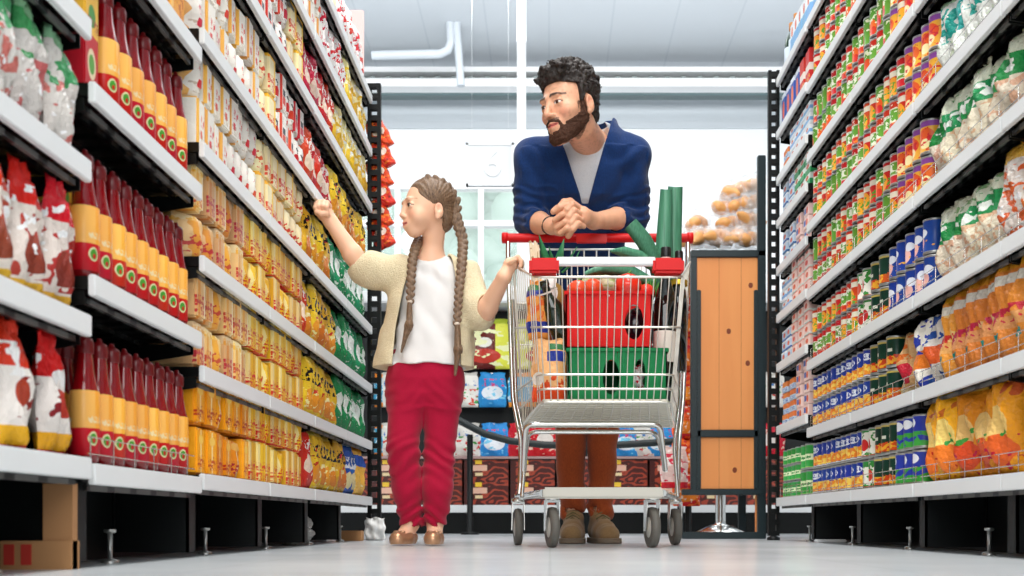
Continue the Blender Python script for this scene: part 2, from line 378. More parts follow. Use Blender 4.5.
# ------------------------------------------------------------------ goods
def me_box(wd, d, h, b=.003):
    return MB().box(-wd / 2, wd / 2, 0, d, 0, h, b=b)
def me_pillow(wd, d, h, seed, nx=8, nz=12, top_crimp=.035, bot=.5, lean=.0, wob=.007):
    """filled bag: bulging front and back, flat crimped top seam"""
    r = random.Random(seed); ph = [r.uniform(0, 6.28) for _ in range(6)]
    m = MB()
    def surf(sgn):
        vs = []
        for j in range(nz + 1):
            v = j / nz
            prof = (max(0, math.sin(PI * min(1, (v * .93 + .07)) ** .85)) ** bot) if v < 1 else 0
            if v > 1 - top_crimp * 1.5: prof = .02
            wv = wd * (1 - .10 * math.exp(-((v - .92) / .06) ** 2) + .04 * math.sin(PI * v) + (.05 if v > .97 else 0))
            for i in range(nx + 1):
                u = i / nx * 2 - 1; t = (1 - abs(u) ** 2.6) ** .55 if abs(u) < 1 else 0
                y = d / 2 + sgn * d / 2 * t * prof
                q = wob * (math.sin(7 * u + ph[0] + 5 * v) + math.sin(11 * v + ph[1] + 3 * u) + .6 * math.sin(17 * u + ph[2]) * v) * (t if abs(u) < 1 else 0)
                x = u * wv / 2 * (.9 + .1 * prof) + .003 * math.sin(14 * v + ph[3]); z = v * h + .004 * math.sin(5 * u + ph[4]) * (1 if v > .5 else 0)
                vs.append((x, y + q * sgn + lean * v, z))
        return vs
    a = surf(-1); b = surf(1); N = nx + 1; vs = a + b; o = len(a); fs = []
    for j in range(nz):
        for i in range(nx):
            k = j * N + i
            fs.append((k, k + 1, k + N + 1, k + N)); fs.append((o + k, o + k + N, o + k + N + 1, o + k + 1))
        for i, s_ in ((0, 1), (nx, -1)):
            k = j * N + i; q = (k, k + N, o + k + N, o + k); fs.append(q if s_ > 0 else q[::-1])
    for i in range(nx): fs.append((i, o + i, o + i + 1, i + 1)); k = nz * N + i; fs.append((k, k + 1, o + k + 1, o + k))
    return m.add(vs, fs, 0, True)
def me_can(r, h):
    return MB().lathe([(r * .93, 0), (r, .003), (r, .006), (r * .97, .008), (r * .97, h - .008), (r, h - .006), (r, h - .003), (r * .93, h - .0015), (r * .92, h - .004), (0.001, h - .004)], 20, [1, 1, 1, 0, 1, 1, 1, 1, 1])
def me_pouch(wd, d, h, seed):      # stand-up pouch: full at the base, flat at the top
    return me_pillow(wd, d, h, seed, top_crimp=.06, bot=.65)
KMESH = {}
def kind_mesh(key, mb_list, mats, smooth=None):
    res = []
    for i, mb in enumerate(mb_list):
        o = mb.build('tmp', mats, smooth_all=smooth); me = o.data; bpy.data.objects.remove(o); me.name = key + '_mesh'; res.append(me)
    KMESH[key] = res; return res
def put(name, meshes, side, z, Y0, Y1, pitch, layers, h, look, place, cat, setback=.012, jit=.004, tilt=.05, rows=1, rowdepth=.1, drop=0.0, yaw=.08, seed=0, near='from the near end'):
    r = random.Random(hash_(name + place) + seed); X = XL if side < 0 else XR
    n = max(1, int((Y1 - Y0) / pitch)); pitch = (Y1 - Y0) / n
    for q in range(rows):
        for i in range(n):
            for l in range(layers):
                if l == layers - 1 and drop and r.random() < drop: continue
                src = meshes[r.randrange(len(meshes))]
                loc = (X + side * (setback + q * rowdepth + r.uniform(0, jit)), Y0 + pitch * (i + .5) + r.uniform(-jit, jit) * .5, z + l * h + .001 * (l + 1))
                if isinstance(src, bpy.types.Mesh):
                    o = bpy.data.objects.new(name, src); C.objects.link(o)
                else: o = copy_tree(src)
                o.location = loc; o.rotation_euler = (r.uniform(-tilt, tilt) if layers == 1 else 0, 0, -side * PI / 2 + r.uniform(-yaw, yaw))
                lay = '' if layers == 1 else (['lower layer', 'upper layer'][l] if layers == 2 else ['lowest layer', 'second layer', 'third layer', 'fourth layer', 'fifth layer', 'sixth layer'][l])
                parts = [look, ordinal(i + 1) + ' ' + near]
                if rows > 1: parts.append('front row' if q == 0 else 'back row')
                if lay: parts.append(lay)
                parts.append(place)
                lab = ', '.join(parts); o['label'] = lab; o['category'] = cat; o['group'] = look + ' on ' + place
    return
def hash_(s):
    v = 7
    for c in s: v = (v * 31 + ord(c)) % 1000003
    return v
# printed materials
orange_pack = pack_mat('orange_pasta_print', '#f09c22', [('u', .44, .56, '#f6d9a0'), ('t', .12, .42, 9, .1, .9, '#b5301f'), ('v', .0, .05, '#c9771f'), ('e', .5, .75, .28, .1, '#f5c25e')], .35, .15, .1)
yellow_pack = pack_mat('yellow_pasta_print', '#f0bc2c', [('u', .0, .3, '#f3dc96'), ('u', .62, .75, '#e0a72c'), ('t', .30, .52, 7, 0, 1, '#d02a20'), ('t', .04, .26, 9, 0, 1, '#d8402a'), ('v', .0, .04, '#d83a26')], .35, .15, .08)
cream_pack = pack_mat('cream_pasta_print', '#edc386', [('u', .2, .45, '#e8a040'), ('t', .1, .5, 6, 0, 1, '#c9453a'), ('u', .8, 1, '#f4e2bc'), ('v', .8, 1, '#f0d8a8'), ('t', .78, .92, 8, 0, 1, '#e8b04a')], .35, .15, .12)
white_pack = pack_mat('white_pasta_print', '#efeae0', [('u', .0, .16, '#e9b25c'), ('t', .08, .3, 7, .2, .95, '#c9b9a5'), ('t', .45, .72, 5, .3, .9, '#d83a34'), ('r', .35, .6, .2, .36, '#d83a34')], .35, .15, .1)
cream2_pack = pack_mat('pale_yellow_pasta_print', '#f2e3b8', [('u', .7, 1, '#f0c13e'), ('t', .1, .5, 6, 0, .8, '#d84a34'), ('v', .9, 1, '#f2b736')], .35, .15, .1)
redblack_pack = pack_mat('white_red_black_print', '#efece6', [('r', .3, .75, .45, .62, '#2a2a2c'), ('r', .25, .8, .22, .44, '#cf2f2c'), ('t', .7, .9, 6, 0, 1, '#cfc8be'), ('r', .0, .2, 0, 1, '#d8433a'), ('t', .05, .2, 8, .3, 1, '#b9afa2')], .35, .15, .1)
packs = {}
for nm, m, (wd, dd, hh) in (('orange', orange_pack, (.066, .12, .112)), ('yellow', yellow_pack, (.074, .12, .116)), ('cream', cream_pack, (.066, .12, .114)), ('white', white_pack, (.062, .12, .116)), ('cream2', cream2_pack, (.07, .12, .116)), ('redblack', redblack_pack, (.06, .12, .117))):
    packs[nm] = kind_mesh(nm + '_pack', [MB().box(-wd / 2, wd / 2, 0, dd, 0, hh, b=.005), MB().box(-wd / 2, wd / 2, .004, dd, 0, hh - .004, b=.008), me_pillow(wd * 1.04, dd, hh, 3, 6, 8, wob=.002, bot=.12)], [m])
bagm = {
 'yellowbag': pack_mat('yellow_crisp_bag', '#edc02e', [('e', .5, .28, .34, .17, '#e8902a'), ('n', 6, .60, .02, .45, '#f6e6a0'), ('t', .55, .76, 4, .12, .9, '#1e1a1c'), ('n', 5, .66, .4, .8, '#c8281f'), ('v', .9, 1, '#e7c95a')], .22, .5, .12),
 'redbag': pack_mat('red_snack_bag', '#cf2429', [('e', .5, .42, .28, .16, '#f2d9c4'), ('t', .6, .8, 4, .1, .9, '#f3e6e0'), ('n', 6, .64, 0, .5, '#f0d0b0'), ('v', .93, 1, '#b01c20')], .22, .5, .1),
 'greenbag': pack_mat('green_snack_bag', '#1d8f57', [('e', .5, .5, .26, .2, '#eef5ee'), ('n', 6, .60, .05, .8, '#d9eee0'), ('t', .3, .44, 4, .2, .8, '#0d6b3e'), ('v', .92, 1, '#15733f')], .22, .5, .1),
 'whiteredbag': pack_mat('white_and_red_snack_bag', '#eee9e6', [('n', 5, .56, .05, .6, '#d02a30'), ('t', .6, .8, 4, .1, .9, '#d02a30'), ('v', .92, 1, '#d9d3d0')], .2, .5, .1),
 'yellowwhitebag': pack_mat('pale_yellow_snack_bag', '#f0e2a0', [('n', 5, .55, .05, .9, '#f4f0e4'), ('t', .5, .72, 4, .1, .9, '#e2b52c'), ('e', .5, .3, .3, .14, '#efc02e')], .2, .5, .1),
 'bluebag': pack_mat('blue_snack_bag', '#2757b5', [('t', .5, .72, 4, .1, .9, '#eef2fa'), ('e', .5, .28, .34, .17, '#e8d9a0'), ('v', .93, 1, '#c9d2e0')], .2, .5, .1),
 'orangebluebag': pack_mat('orange_bag_with_blue_top', '#efb04a', [('v', .6, .82, '#2a62b8'), ('n', 6, .62, .05, .5, '#f6dca0'), ('v', .9, 1, '#e58a2a')], .2, .5, .1)}
BG = {}
for k_, m in bagm.items(): BG[k_] = kind_mesh(k_, [me_pillow(.125, .07, .215, s, wob=.006) for s in (1, 2, 3)], [m])
sh = ['bottom left shelf', 'second left shelf', 'third left shelf', 'fourth left shelf', 'fifth left shelf', 'sixth left shelf', 'seventh left shelf', 'top left shelf']
def L(look, nm, li, Y0, Y1, pitch, layers=2, h=.118, name='pasta_pack', cat='pack', **k):
    put(name, packs[nm] if nm in packs else BG[nm], -1, LV[li], Y0, Y1, pitch, layers, h, look, sh[li], cat, **k)
a0, a1, a2, a3, a4, a5 = 2.58, 3.03, 3.70, 4.22, 4.78, 4.96
L('orange pasta pack', 'orange', 0, a0, a1, .072); L('yellow pack with red print', 'yellow', 0, a1, a2, .08)
L('orange and cream pack', 'cream', 1, a0, a1, .072); L('yellow pack with red print', 'yellow', 1, a1, a2, .08)
L('cream and orange pack', 'cream', 2, a0, a1 - .05, .07); L('yellow pack with red print', 'yellow', 2, a1 - .05, a2, .08)
L('white and orange pack', 'white', 3, a0, a1 + .1, .066); L('pale yellow pack', 'cream2', 3, a1 + .1, a2 + .02, .074)
L('white pack with red mark', 'white', 4, a0, 3.15, .066); L('cream pack with yellow edge', 'cream2', 4, 3.15, 3.32, .074); L('white pack with black band', 'redblack', 4, 3.32, 3.72, .064)
L('white and red pack', 'redblack', 5, 2.75, 3.5, .064); L('pale yellow carton', 'cream2', 5, 3.5, 3.7, .074)
L('pale cream pack', 'white', 6, 3.2, 4.0, .066); L('pale carton', 'cream2', 7, 3.9, 4.3, .074)
def LB(look, nm, li, Y0, Y1, pitch=.1, **k): L(look, nm, li, Y0, Y1, pitch, 1, .2, 'snack_bag', 'bag', tilt=.06, yaw=.2, **k)
LB('small red bag', 'redbag', 0, 3.72, 3.86, .13)
LB('yellow crisp bag with black print', 'yellowbag', 0, 3.88, 4.5); LB('blue and white snack bag', 'bluebag', 0, 4.5, 4.7); LB('orange bag with blue band', 'orangebluebag', 0, 4.7, 4.95, .12)
for li in (1, 2):
    LB('yellow crisp bag', 'yellowbag', li, 3.75, 4.28); LB('green snack bag with white print', 'greenbag', li, 4.28, 4.95)
LB('red snack bag', 'redbag', 2, 3.68, 3.75, .07)
LB('yellow snack bag', 'yellowbag', 3, 3.75, 4.15); LB('green snack bag', 'greenbag', 3, 4.15, 4.95)
LB('red and white snack bag', 'redbag', 4, 3.74, 4.2, .085); LB('yellow snack bag', 'yellowbag', 4, 4.2, 4.95, .095)
LB('glossy red bag', 'redbag', 5, 3.74, 4.2, .085); LB('yellow and white bag', 'yellowwhitebag', 5, 4.2, 4.95, .09)
LB('white bag with red print', 'whiteredbag', 6, 4.0, 4.45, .09); LB('pale yellow bag', 'yellowwhitebag', 6, 4.45, 4.95, .09)
LB('white bag with red print', 'whiteredbag', 7, 4.35, 4.9, .09)
# second row of cartons seen end-on at the near side of the bay
# red sauce bottles
bot_red = mat('dark_red_sauce_plastic', '#860a12', .12, coat=.4); cap_red = mat('dark_red_cap', '#6d0d12', .3)
bot_lab = pack_mat('bottle_label_print', '#f0a63c', [('u', .0, .3, '#f3b75c'), ('v', 0, .42, '#c8171b'), ('e', .24, .26, .15, .11, '#d9dca8'), ('e', .24, .26, .11, .08, '#4d9c37'), ('e', .25, .23, .05, .04, '#c8171b'), ('t', .5, .6, 8, .1, .9, '#e7d3a4')], .3, 0, .05)
def sauce_bottle(name='sauce_bottle'):
    t = empty(name)
    b = MB().lathe([(.020, 0), (.0262, .006), (.027, .03), (.0272, .10), (.0262, .135), (.0215, .155), (.0175, .175), (.0150, .200), (.0135, .214)], 18, M=Matrix.Translation((0, .028, 0)), sy=.9)
    b.build('bottle_body', bot_red, t)
    MB().lathe([(.0278, .018), (.0285, .019), (.0288, .07), (.0284, .134), (.0276, .136)], 18, M=Matrix.Translation((0, .028, 0)), sy=.9, caps=False).build('bottle_label', bot_lab, t)
    MB().lathe([(.0150, .205), (.0158, .207), (.0158, .226), (.0135, .232), (.006, .236), (.004, .243)], 16, M=Matrix.Translation((0, .028, 0))).build('cap', cap_red, t)
    return t
sb = sauce_bottle()
B1 = [.185, .52, .862, 1.18]
for li, pl in ((0, 'bottom shelf, far left'), (1, 'second shelf, far left'), (2, 'third shelf, far left')):
    y0, y1 = (1.985, 2.535)
    if li == 2: y0 = 2.07
    put('sauce_bottle', [sb], -1, B1[li], y0, y1, .0585, 1, .2, 'red sauce bottle', pl, 'bottle', tilt=0, rows=2, rowdepth=.062, jit=.002, setback=.008)
for ch in list(sb.children): bpy.data.objects.remove(ch)
bpy.data.objects.remove(sb)
redyel = pack_mat('red_and_yellow_box', '#c41e22', [('v', .55, .98, '#eebb3c'), ('e', .5, .72, .25, .1, '#3f8f3a'), ('t', .58, .7, 6, .2, .9, '#9d2018'), ('e', .5, .28, .3, .14, '#e8d7b0'), ('e', .5, .28, .2, .09, '#4d9c37')], .4)
ry = kind_mesh('redyel', [me_box(.07, .1, .2)], [redyel])
put('sauce_carton', ry, -1, B1[2], 1.955, 2.07, .09, 1, .2, 'red carton with yellow label', 'beside the bottles, left', 'carton', setback=.02)
put('sauce_carton', ry, -1, B1[1], 1.95, 1.99, .09, 1, .2, 'yellow and red carton', 'beside the bottles, left', 'carton', setback=.05)
put('orange_box', kind_mesh('obx', [me_box(.09, .2, .19)], [pack_mat('orange_box_print', '#eda530', [('u', .0, .2, '#f4c469'), ('t', .1, .4, 5, .2, .9, '#c9741c')], .4)]), -1, B1[3], 1.99, 2.5, .1, 1, .2, 'orange box', 'upper shelf above sauce bottles', 'box')
# foil pouches at the left edge
p1 = kind_mesh('p1', [me_pouch(.085, .05, .205, s) for s in (4, 5)], [pack_mat('red_white_pouch_print', '#d8231f', [('v', .0, .18, '#f0ae22'), ('v', .18, .62, '#efe6df'), ('n', 3.2, .56, .24, .56, '#8e2024'), ('e', .5, .42, .22, .12, '#b3392c'), ('n', 4, .58, .55, .8, '#f5f2f0'), ('v', 0, .04, '#d2231c')], .2, .5)])
p2 = kind_mesh('p2', [me_pouch(.085, .05, .215, s) for s in (6, 7)], [pack_mat('red_top_pouch_print', '#d6191c', [('v', .0, .1, '#e9b233'), ('v', .1, .66, '#e9dcd2'), ('n', 3, .52, .12, .6, '#b33a30'), ('e', .45, .3, .3, .14, '#8e3a2c'), ('n', 4.5, .60, .3, .8, '#ffffff')], .2, .5)])
p3 = kind_mesh('p3', [me_pouch(.085, .05, .2, s) for s in (8, 9)], [pack_mat('green_and_pink_pouch_print', '#dcd6cf', [('n', 4, .52, .0, .55, '#d4756e'), ('n', 3, .5, .5, 1, '#3f9a5c'), ('v', .88, 1, '#8fc79a'), ('n', 7, .62, 0, .5, '#ffffff')], .18, .6)])
p4 = kind_mesh('p4', [me_pouch(.085, .05, .2, s) for s in (10, 11)], [pack_mat('cream_pouch_print', '#e8dccb', [('e', .5, .45, .36, .2, '#f2ead8'), ('n', 5, .56, .2, .7, '#c9694a'), ('v', 0, .14, '#7c1f24')], .2, .5)])
put('sauce_pouch', p1, -1, .194, 1.66, 1.92, .088, 1, .2, 'red white pouch, yellow base', 'bottom shelf at left edge', 'pouch', setback=.006)
put('sauce_pouch', p4, -1, .194, 1.40, 1.66, .088, 1, .2, 'cream pouch', 'bottom shelf at the left edge', 'pouch', setback=.03)
put('sauce_pouch', p2, -1, .444, 1.50, 1.92, .088, 1, .2, 'white pouch with red top', 'second shelf at left edge', 'pouch', setback=.006)
put('sauce_pouch', p3, -1, .715, 1.50, 1.93, .088, 1, .2, 'green and pink pouch', 'third shelf at left edge', 'pouch', setback=.006)
# ---------------------------------------------------------------- right side
rs = ['bottom right shelf', 'second right shelf', 'third right shelf', 'fourth right shelf', 'fifth right shelf', 'sixth right shelf', 'seventh right shelf', 'top right shelf']
CAN = {
 'redgreen': pack_mat('red_green_tin_label', '#d9d4c0', [('v', .0, .3, '#c92a20'), ('n', 3.5, .53, .0, .34, '#e87a22'), ('v', .34, .7, '#6aa33a'), ('n', 3.5, .55, .3, .72, '#e9ecd8'), ('v', .74, .93, '#c92a20'), ('n', 5, .6, .7, .95, '#f0e8d8')], .3),
 'greenred': pack_mat('green_tin_label', '#5f9a34', [('e', .45, .35, .34, .26, '#df5a1e'), ('e', .6, .2, .2, .14, '#c8211c'), ('n', 4, .57, .4, .9, '#e6ecc9'), ('v', .9, 1, '#3f7d2a')], .3),
 'redorange': pack_mat('red_orange_tin_label', '#cf3a22', [('e', .5, .35, .36, .3, '#efa02c'), ('v', .66, .84, '#efe6d0'), ('n', 5, .54, .0, .5, '#5b9b35'), ('v', .9, 1, '#c01e1c')], .3),
 'purple': pack_mat('purple_orange_tin_label', '#8d4ba0', [('v', .0, .78, '#efb13c'), ('e', .5, .5, .4, .24, '#e8632c'), ('e', .5, .3, .26, .14, '#f4e3a8'), ('n', 4, .57, .1, .75, '#d2302a'), ('v', 0, .06, '#8d4ba0')], .3),
 'blueorange': pack_mat('blue_orange_tin_label', '#27409c', [('v', .12, .46, '#e8892a'), ('n', 4, .5, .12, .5, '#f3c95a'), ('e', .5, .72, .34, .12, '#e8ecf4'), ('v', 0, .1, '#f0efe8'), ('t', .66, .8, 6, .2, .8, '#27409c')], .3),
 'darkgreen': pack_mat('dark_green_tin_label', '#123a2c', [('v', .1, .36, '#e0a32c'), ('n', 4, .5, .1, .4, '#c5481c'), ('v', .88, .96, '#c9b35a'), ('r', .35, .65, .5, .6, '#d8d8c8')], .3),
 'whitegreen': pack_mat('white_green_tin_label', '#ece9dc', [('n', 3, .55, .1, .9, '#3b8c3c'), ('e', .5, .45, .26, .2, '#c8382a'), ('v', .88, 1, '#2f8a3e'), ('v', 0, .1, '#c8382a')], .3),
 'bluegreen': pack_mat('blue_green_tin_label', '#2a3f9e', [('n', 2.5, .45, .08, .5, '#3f9a3c'), ('e', .5, .75, .3, .14, '#eef0f4'), ('v', 0, .08, '#d8b04a')], .3),
 'bluepink': pack_mat('blue_tin_label', '#1e3f98', [('e', .4, .35, .3, .2, '#f0b8ae'), ('e', .6, .6, .26, .13, '#e8ecf4'), ('n', 4, .62, .1, .4, '#efb13c')], .3),
 'green': pack_mat('green_tin_label_bright', '#3ba048', [('v', .36, .6, '#e4f0c4'), ('v', 0, .1, '#9ed06a'), ('t', .4, .58, 6, .1, .9, '#2c8a3c')], .3)}
CM = {k: kind_mesh('can_' + k, [me_can(.0325, .1)], [m, M_['lidmetal']]) for k, m in CAN.items()}
def R(look, key, li, Y0, Y1, pitch=.068, layers=2, h=.1015, name='tin_can', cat='tin', lv=RV, place=None, **k):
    ms = sum([CM[q] for q in key], []) if isinstance(key, (list, tuple)) else CM[key]
    put(name, ms, 1, lv[li], Y0, Y1, pitch, layers, h, look, place or rs[li], cat, tilt=0, yaw=.6, setback=.036, **k)
# each can lathe is centred on its axis
R('blue and green tin', 'bluegreen', 0, 3.12, 3.34); R('dark green tin', 'darkgreen', 0, 3.34, 3.56); R('white and green tin', 'whitegreen', 0, 3.56, 3.70); R('blue and orange tin', 'blueorange', 0, 3.70, 4.39)
R('dark green and gold tin', 'darkgreen', 1, 3.36, 3.62); R('blue and orange tin', 'blueorange', 1, 3.62, 4.39)
R('blue tin with pink spots', 'bluepink', 2, 3.02, 3.42); R('dark green tin', 'darkgreen', 2, 3.42, 3.62); R('white and green tin', 'whitegreen', 2, 3.62, 3.76); R('red and orange tin', ('redorange', 'redgreen'), 2, 3.76, 4.39)
R('purple and orange tin', 'purple', 3, 3.05, 3.33); R('red and green tin', ('redgreen', 'greenred', 'redorange'), 3, 3.33, 4.39)
R('purple and orange tin', 'purple', 4, 2.98, 3.26); R('red and green tin', ('redgreen', 'greenred', 'redorange'), 4, 3.26, 4.39)
R('red and orange tin', ('redorange', 'purple'), 5, 3.05, 3.4); R('green and red tin', ('greenred', 'redgreen'), 5, 3.4, 4.39)
R('red and green tin', ('redgreen', 'greenred'), 6, 3.4, 4.2); R('orange-red tin', ('redorange',), 6, 4.2, 4.39)
R('green tin', 'green', 0, 4.62, 4.95, .068, 3, .07, lv=RF, place='bottom of the far right bay')
for o in [o for o in C.objects if o.get('label', '').startswith('green tin,')]: o.scale = (1, 1, .69)
tall = kind_mesh('tallg', [me_can(.036, .105)], [CAN['green'], M_['lidmetal']])
put('tin_can', tall, 1, RF[0], 4.44, 4.61, .076, 2, .106, 'wide green tin', 'bottom of the far right bay', 'tin', tilt=0, setback=.04)
# bags
RB = {
 'crisps': (me_pillow, .155, .09, .235, pack_mat('orange_crisp_bag', '#ee9a22', [('e', .5, .5, .34, .2, '#f2c877'), ('e', .55, .25, .36, .16, '#e8622c'), ('n', 3, .6, .3, .6, '#3f9a3c'), ('n', 5, .62, .02, .4, '#c8213c'), ('v', .93, 1, '#e8b84a'), ('n', 3, .62, .65, 1, '#c8542a')], .2, .6, .15)),
 'yellowcrisps': (me_pillow, .16, .09, .26, pack_mat('yellow_crisp_bag_large', '#efb92a', [('e', .45, .45, .34, .14, '#f4eee0'), ('e', .45, .45, .18, .07, '#e8842c'), ('e', .5, .2, .4, .16, '#e86a34'), ('v', .93, 1, '#e8d44a')], .2, .6, .15)),
 'orangebag': (me_pillow, .11, .08, .24, pack_mat('orange_pasta_bag', '#ee9c3a', [('n', 2.6, .56, .2, .8, '#f6cf86'), ('v', .3, .42, '#f0b066'), ('t', .36, .5, 4, .1, .9, '#cf2f2c'), ('r', .1, .5, .2, .27, '#2f9a94'), ('v', .72, .82, '#ece6d6'), ('v', .86, 1, '#efae2a')], .2, .7, .15)),
 'whitegreen': (me_pillow, .095, .075, .205, pack_mat('clear_bag_with_green_label', '#e6d9c2', [('n', 5, .55, 0, .5, '#dcae8e'), ('v', .5, .74, '#24934a'), ('n', 4, .60, .5, .8, '#eef3ea'), ('v', .74, 1, '#dfe3cb'), ('n', 5, .58, .75, 1, '#88b07a')], .15, .7, .12)),
 'teal': (me_pillow, .095, .075, .205, pack_mat('teal_and_white_bag', '#e8ebe4', [('n', 3.4, .53, .4, .9, '#25a397'), ('v', .9, 1, '#9dbf9a'), ('n', 5, .58, 0, .4, '#c9d6b8')], .15, .7, .12)),
 'clearorange': (me_pillow, .13, .1, .235, pack_mat('clear_bag_of_orange_pasta', '#efe4d8', [('n', 4.5, .49, .05, .72, '#ea7a34'), ('v', .78, 1, '#e5b83a'), ('n', 6, .62, 0, .7, '#ffffff')], .12, .8, .1)),
 'bluewhite': (me_pillow, .1, .07, .2, pack_mat('blue_orange_white_packet', '#e9e4da', [('n', 2.5, .52, .0, .4, '#2b4ba6'), ('v', .3, .55, '#e8702a'), ('n', 3.5, .55, .5, 1, '#2b4ba6')], .2, .6, .1)),
 'tanred': (me_pillow, .1, .07, .19, pack_mat('tan_and_red_packet', '#e3b877', [('e', .5, .35, .34, .16, '#cf3326'), ('n', 4, .56, .5, 1, '#e8832c'), ('v', 0, .12, '#e9d9a8')], .2, .6, .1))}
RM = {}
for k_, (fn, wd, dd, hh, m) in RB.items(): RM[k_] = kind_mesh('rb_' + k_, [fn(wd, dd, hh, s, 10, 14, wob=.008) for s in (1, 2, 3)], [m])
def RBG(look, key, li, Y0, Y1, pitch, name='snack_bag', cat='bag', **k):
    put(name, RM[key], 1, RV[li], Y0, Y1, pitch, 1, .2, look, rs[li], cat, tilt=.07, yaw=.25, jit=.008, **k)
RBG('orange snack bag', 'crisps', 0, 2.52, 3.10, .115); RBG('large yellow snack bag', 'yellowcrisps', 0, 2.1, 2.5, .14)
RBG('orange pasta bag', 'orangebag', 1, 2.42, 2.97, .09); RBG('white and red bag', 'clearorange', 1, 2.1, 2.42, .12)
RBG('blue and white packet', 'bluewhite', 1, 2.98, 3.18, .1); RBG('tan and red packet', 'tanred', 1, 3.18, 3.36, .09)
RBG('clear bag with green label', 'whitegreen', 2, 2.6, 3.0, .08); RBG('bag of orange pasta', 'clearorange', 2, 2.1, 2.6, .12)
RBG('clear bag with green label', 'whitegreen', 3, 2.5, 3.04, .078); RBG('bag of orange pasta', 'clearorange', 3, 2.15, 2.5, .12)
RBG('teal and white bag', 'teal', 4, 2.4, 2.97, .08)
# small cartons of the far bay
def carton_mat(nm, base, *ls): return pack_mat(nm, base, list(ls), .4)
ct_ = {
 'pink': carton_mat('pink_carton_print', '#f0cfc6', ('v', .0, .14, '#e8efe8'), ('e', .5, .5, .25, .22, '#d8543f'), ('v', .86, 1, '#e9a59a')),
 'blue': carton_mat('pale_blue_carton_print', '#c6d8ea', ('e', .5, .5, .25, .22, '#d8644f'), ('v', .0, .15, '#3f78b8'), ('v', .8, 1, '#eef2f4')),
 'pinkblue': carton_mat('pink_blue_carton_print', '#efcfc8', ('r', .1, .5, .3, .8, '#3f6cb0'), ('e', .7, .5, .2, .3, '#e05a34')),
 'orangeblue': carton_mat('orange_blue_carton_print', '#c9dcec', ('v', .5, 1, '#e8824a'), ('t', .1, .4, 5, 0, 1, '#3f78b8')),
 'greenwhite': carton_mat('green_white_carton_print', '#dfe9df', ('v', .0, .5, '#2f9a5c'), ('e', .5, .72, .28, .2, '#c85a34')),
 'bluered': carton_mat('blue_red_carton_print', '#3b5cab', ('e', .5, .5, .3, .26, '#e8704a'), ('v', .84, 1, '#dfe6f0')),
 'white': carton_mat('white_blue_carton_print', '#e6ebef', ('v', .3, .6, '#7fb0dc'), ('e', .5, .75, .2, .14, '#d86a4a')),
 'redtall': carton_mat('red_carton_print', '#d4412f', ('v', .4, .6, '#f0e6dc'), ('t', .1, .3, 6, 0, 1, '#f0b04a'))}
CT = {k: kind_mesh('ct_' + k, [me_box(.088, .12, .046, .002)], [m]) for k, m in ct_.items()}
CTT = {k: kind_mesh('ctt_' + k, [me_box(.07, .1, .15, .002)], [m]) for k, m in ct_.items()}
def FB(look, key, li, Y0, Y1, layers, tall=False, lv=RF, pl=None):
    nm = ['bottom', 'second', 'third', 'fourth', 'fifth', 'sixth', 'seventh', 'eighth', 'top'][li]
    put('carton', (CTT if tall else CT)[key], 1, lv[li], Y0, Y1, .074 if tall else .092, layers, .1505 if tall else .047, look, pl or ('far right bay, %s shelf' % nm), 'carton', tilt=0, yaw=.02, setback=.01)
FB('pale blue carton', 'orangeblue', 1, 4.7, 4.97, 4); FB('pink and blue carton', 'pinkblue', 1, 4.43, 4.7, 5)
FB('pale blue carton', 'blue', 2, 4.78, 4.97, 3); FB('pink carton', 'pink', 2, 4.43, 4.78, 4)
FB('pale blue carton', 'white', 3, 4.78, 4.97, 3); FB('pink carton', 'pink', 3, 4.43, 4.78, 4)
FB('pale blue carton', 'blue', 4, 4.7, 4.97, 3); FB('pink carton', 'pinkblue', 4, 4.43, 4.7, 3)
FB('blue carton', 'blue', 5, 4.72, 4.97, 3); FB('green and white carton', 'greenwhite', 5, 4.43, 4.72, 3)
FB('orange carton', 'orangeblue', 6, 4.8, 4.97, 2); FB('white carton', 'white', 6, 4.43, 4.8, 3)
FB('blue and red carton', 'bluered', 7, 4.62, 4.97, 1, True); FB('red carton', 'redtall', 7, 4.43, 4.62, 1, True)
put('carton', CTT['white'], 1, RV[7], 3.7, 4.39, .074, 1, .15, 'white and blue carton', 'top right shelf', 'carton', tilt=0)
FB('white and blue carton', 'white', 8, 4.43, 4.8, 1, True)
# bottles with corks at the far end of the top shelf
def oil_bottle(y, label):
    t = empty('wine_bottle', (XR + .05, y, 2.091))
    MB().lathe([(.03, 0), (.034, .005), (.034, .13), (.03, .15), (.013, .185), (.012, .21)], 16).build('bottle_body', mat('dark_green_glass', '#16351f', .08, coat=.5), t)
    MB().lathe([(.0345, .03), (.0348, .032), (.0348, .11), (.0345, .112)], 16, caps=False).build('bottle_label', mat('pale_blue_paper', '#cfdbe8', .6), t)
    MB().lathe([(.0135, .19), (.014, .192), (.014, .225), (.012, .228)], 14).build('cork', mat('cork_brown', '#a8703c', .7), t); tag(t, label, 'bottle', 'dark bottles on the top right shelf')
for y, l in ((4.84, 'dark green corked bottle, nearer one of two, top right shelf end'), (4.93, 'dark green corked bottle, farther one of two, top right shelf end')): oil_bottle(y, l)
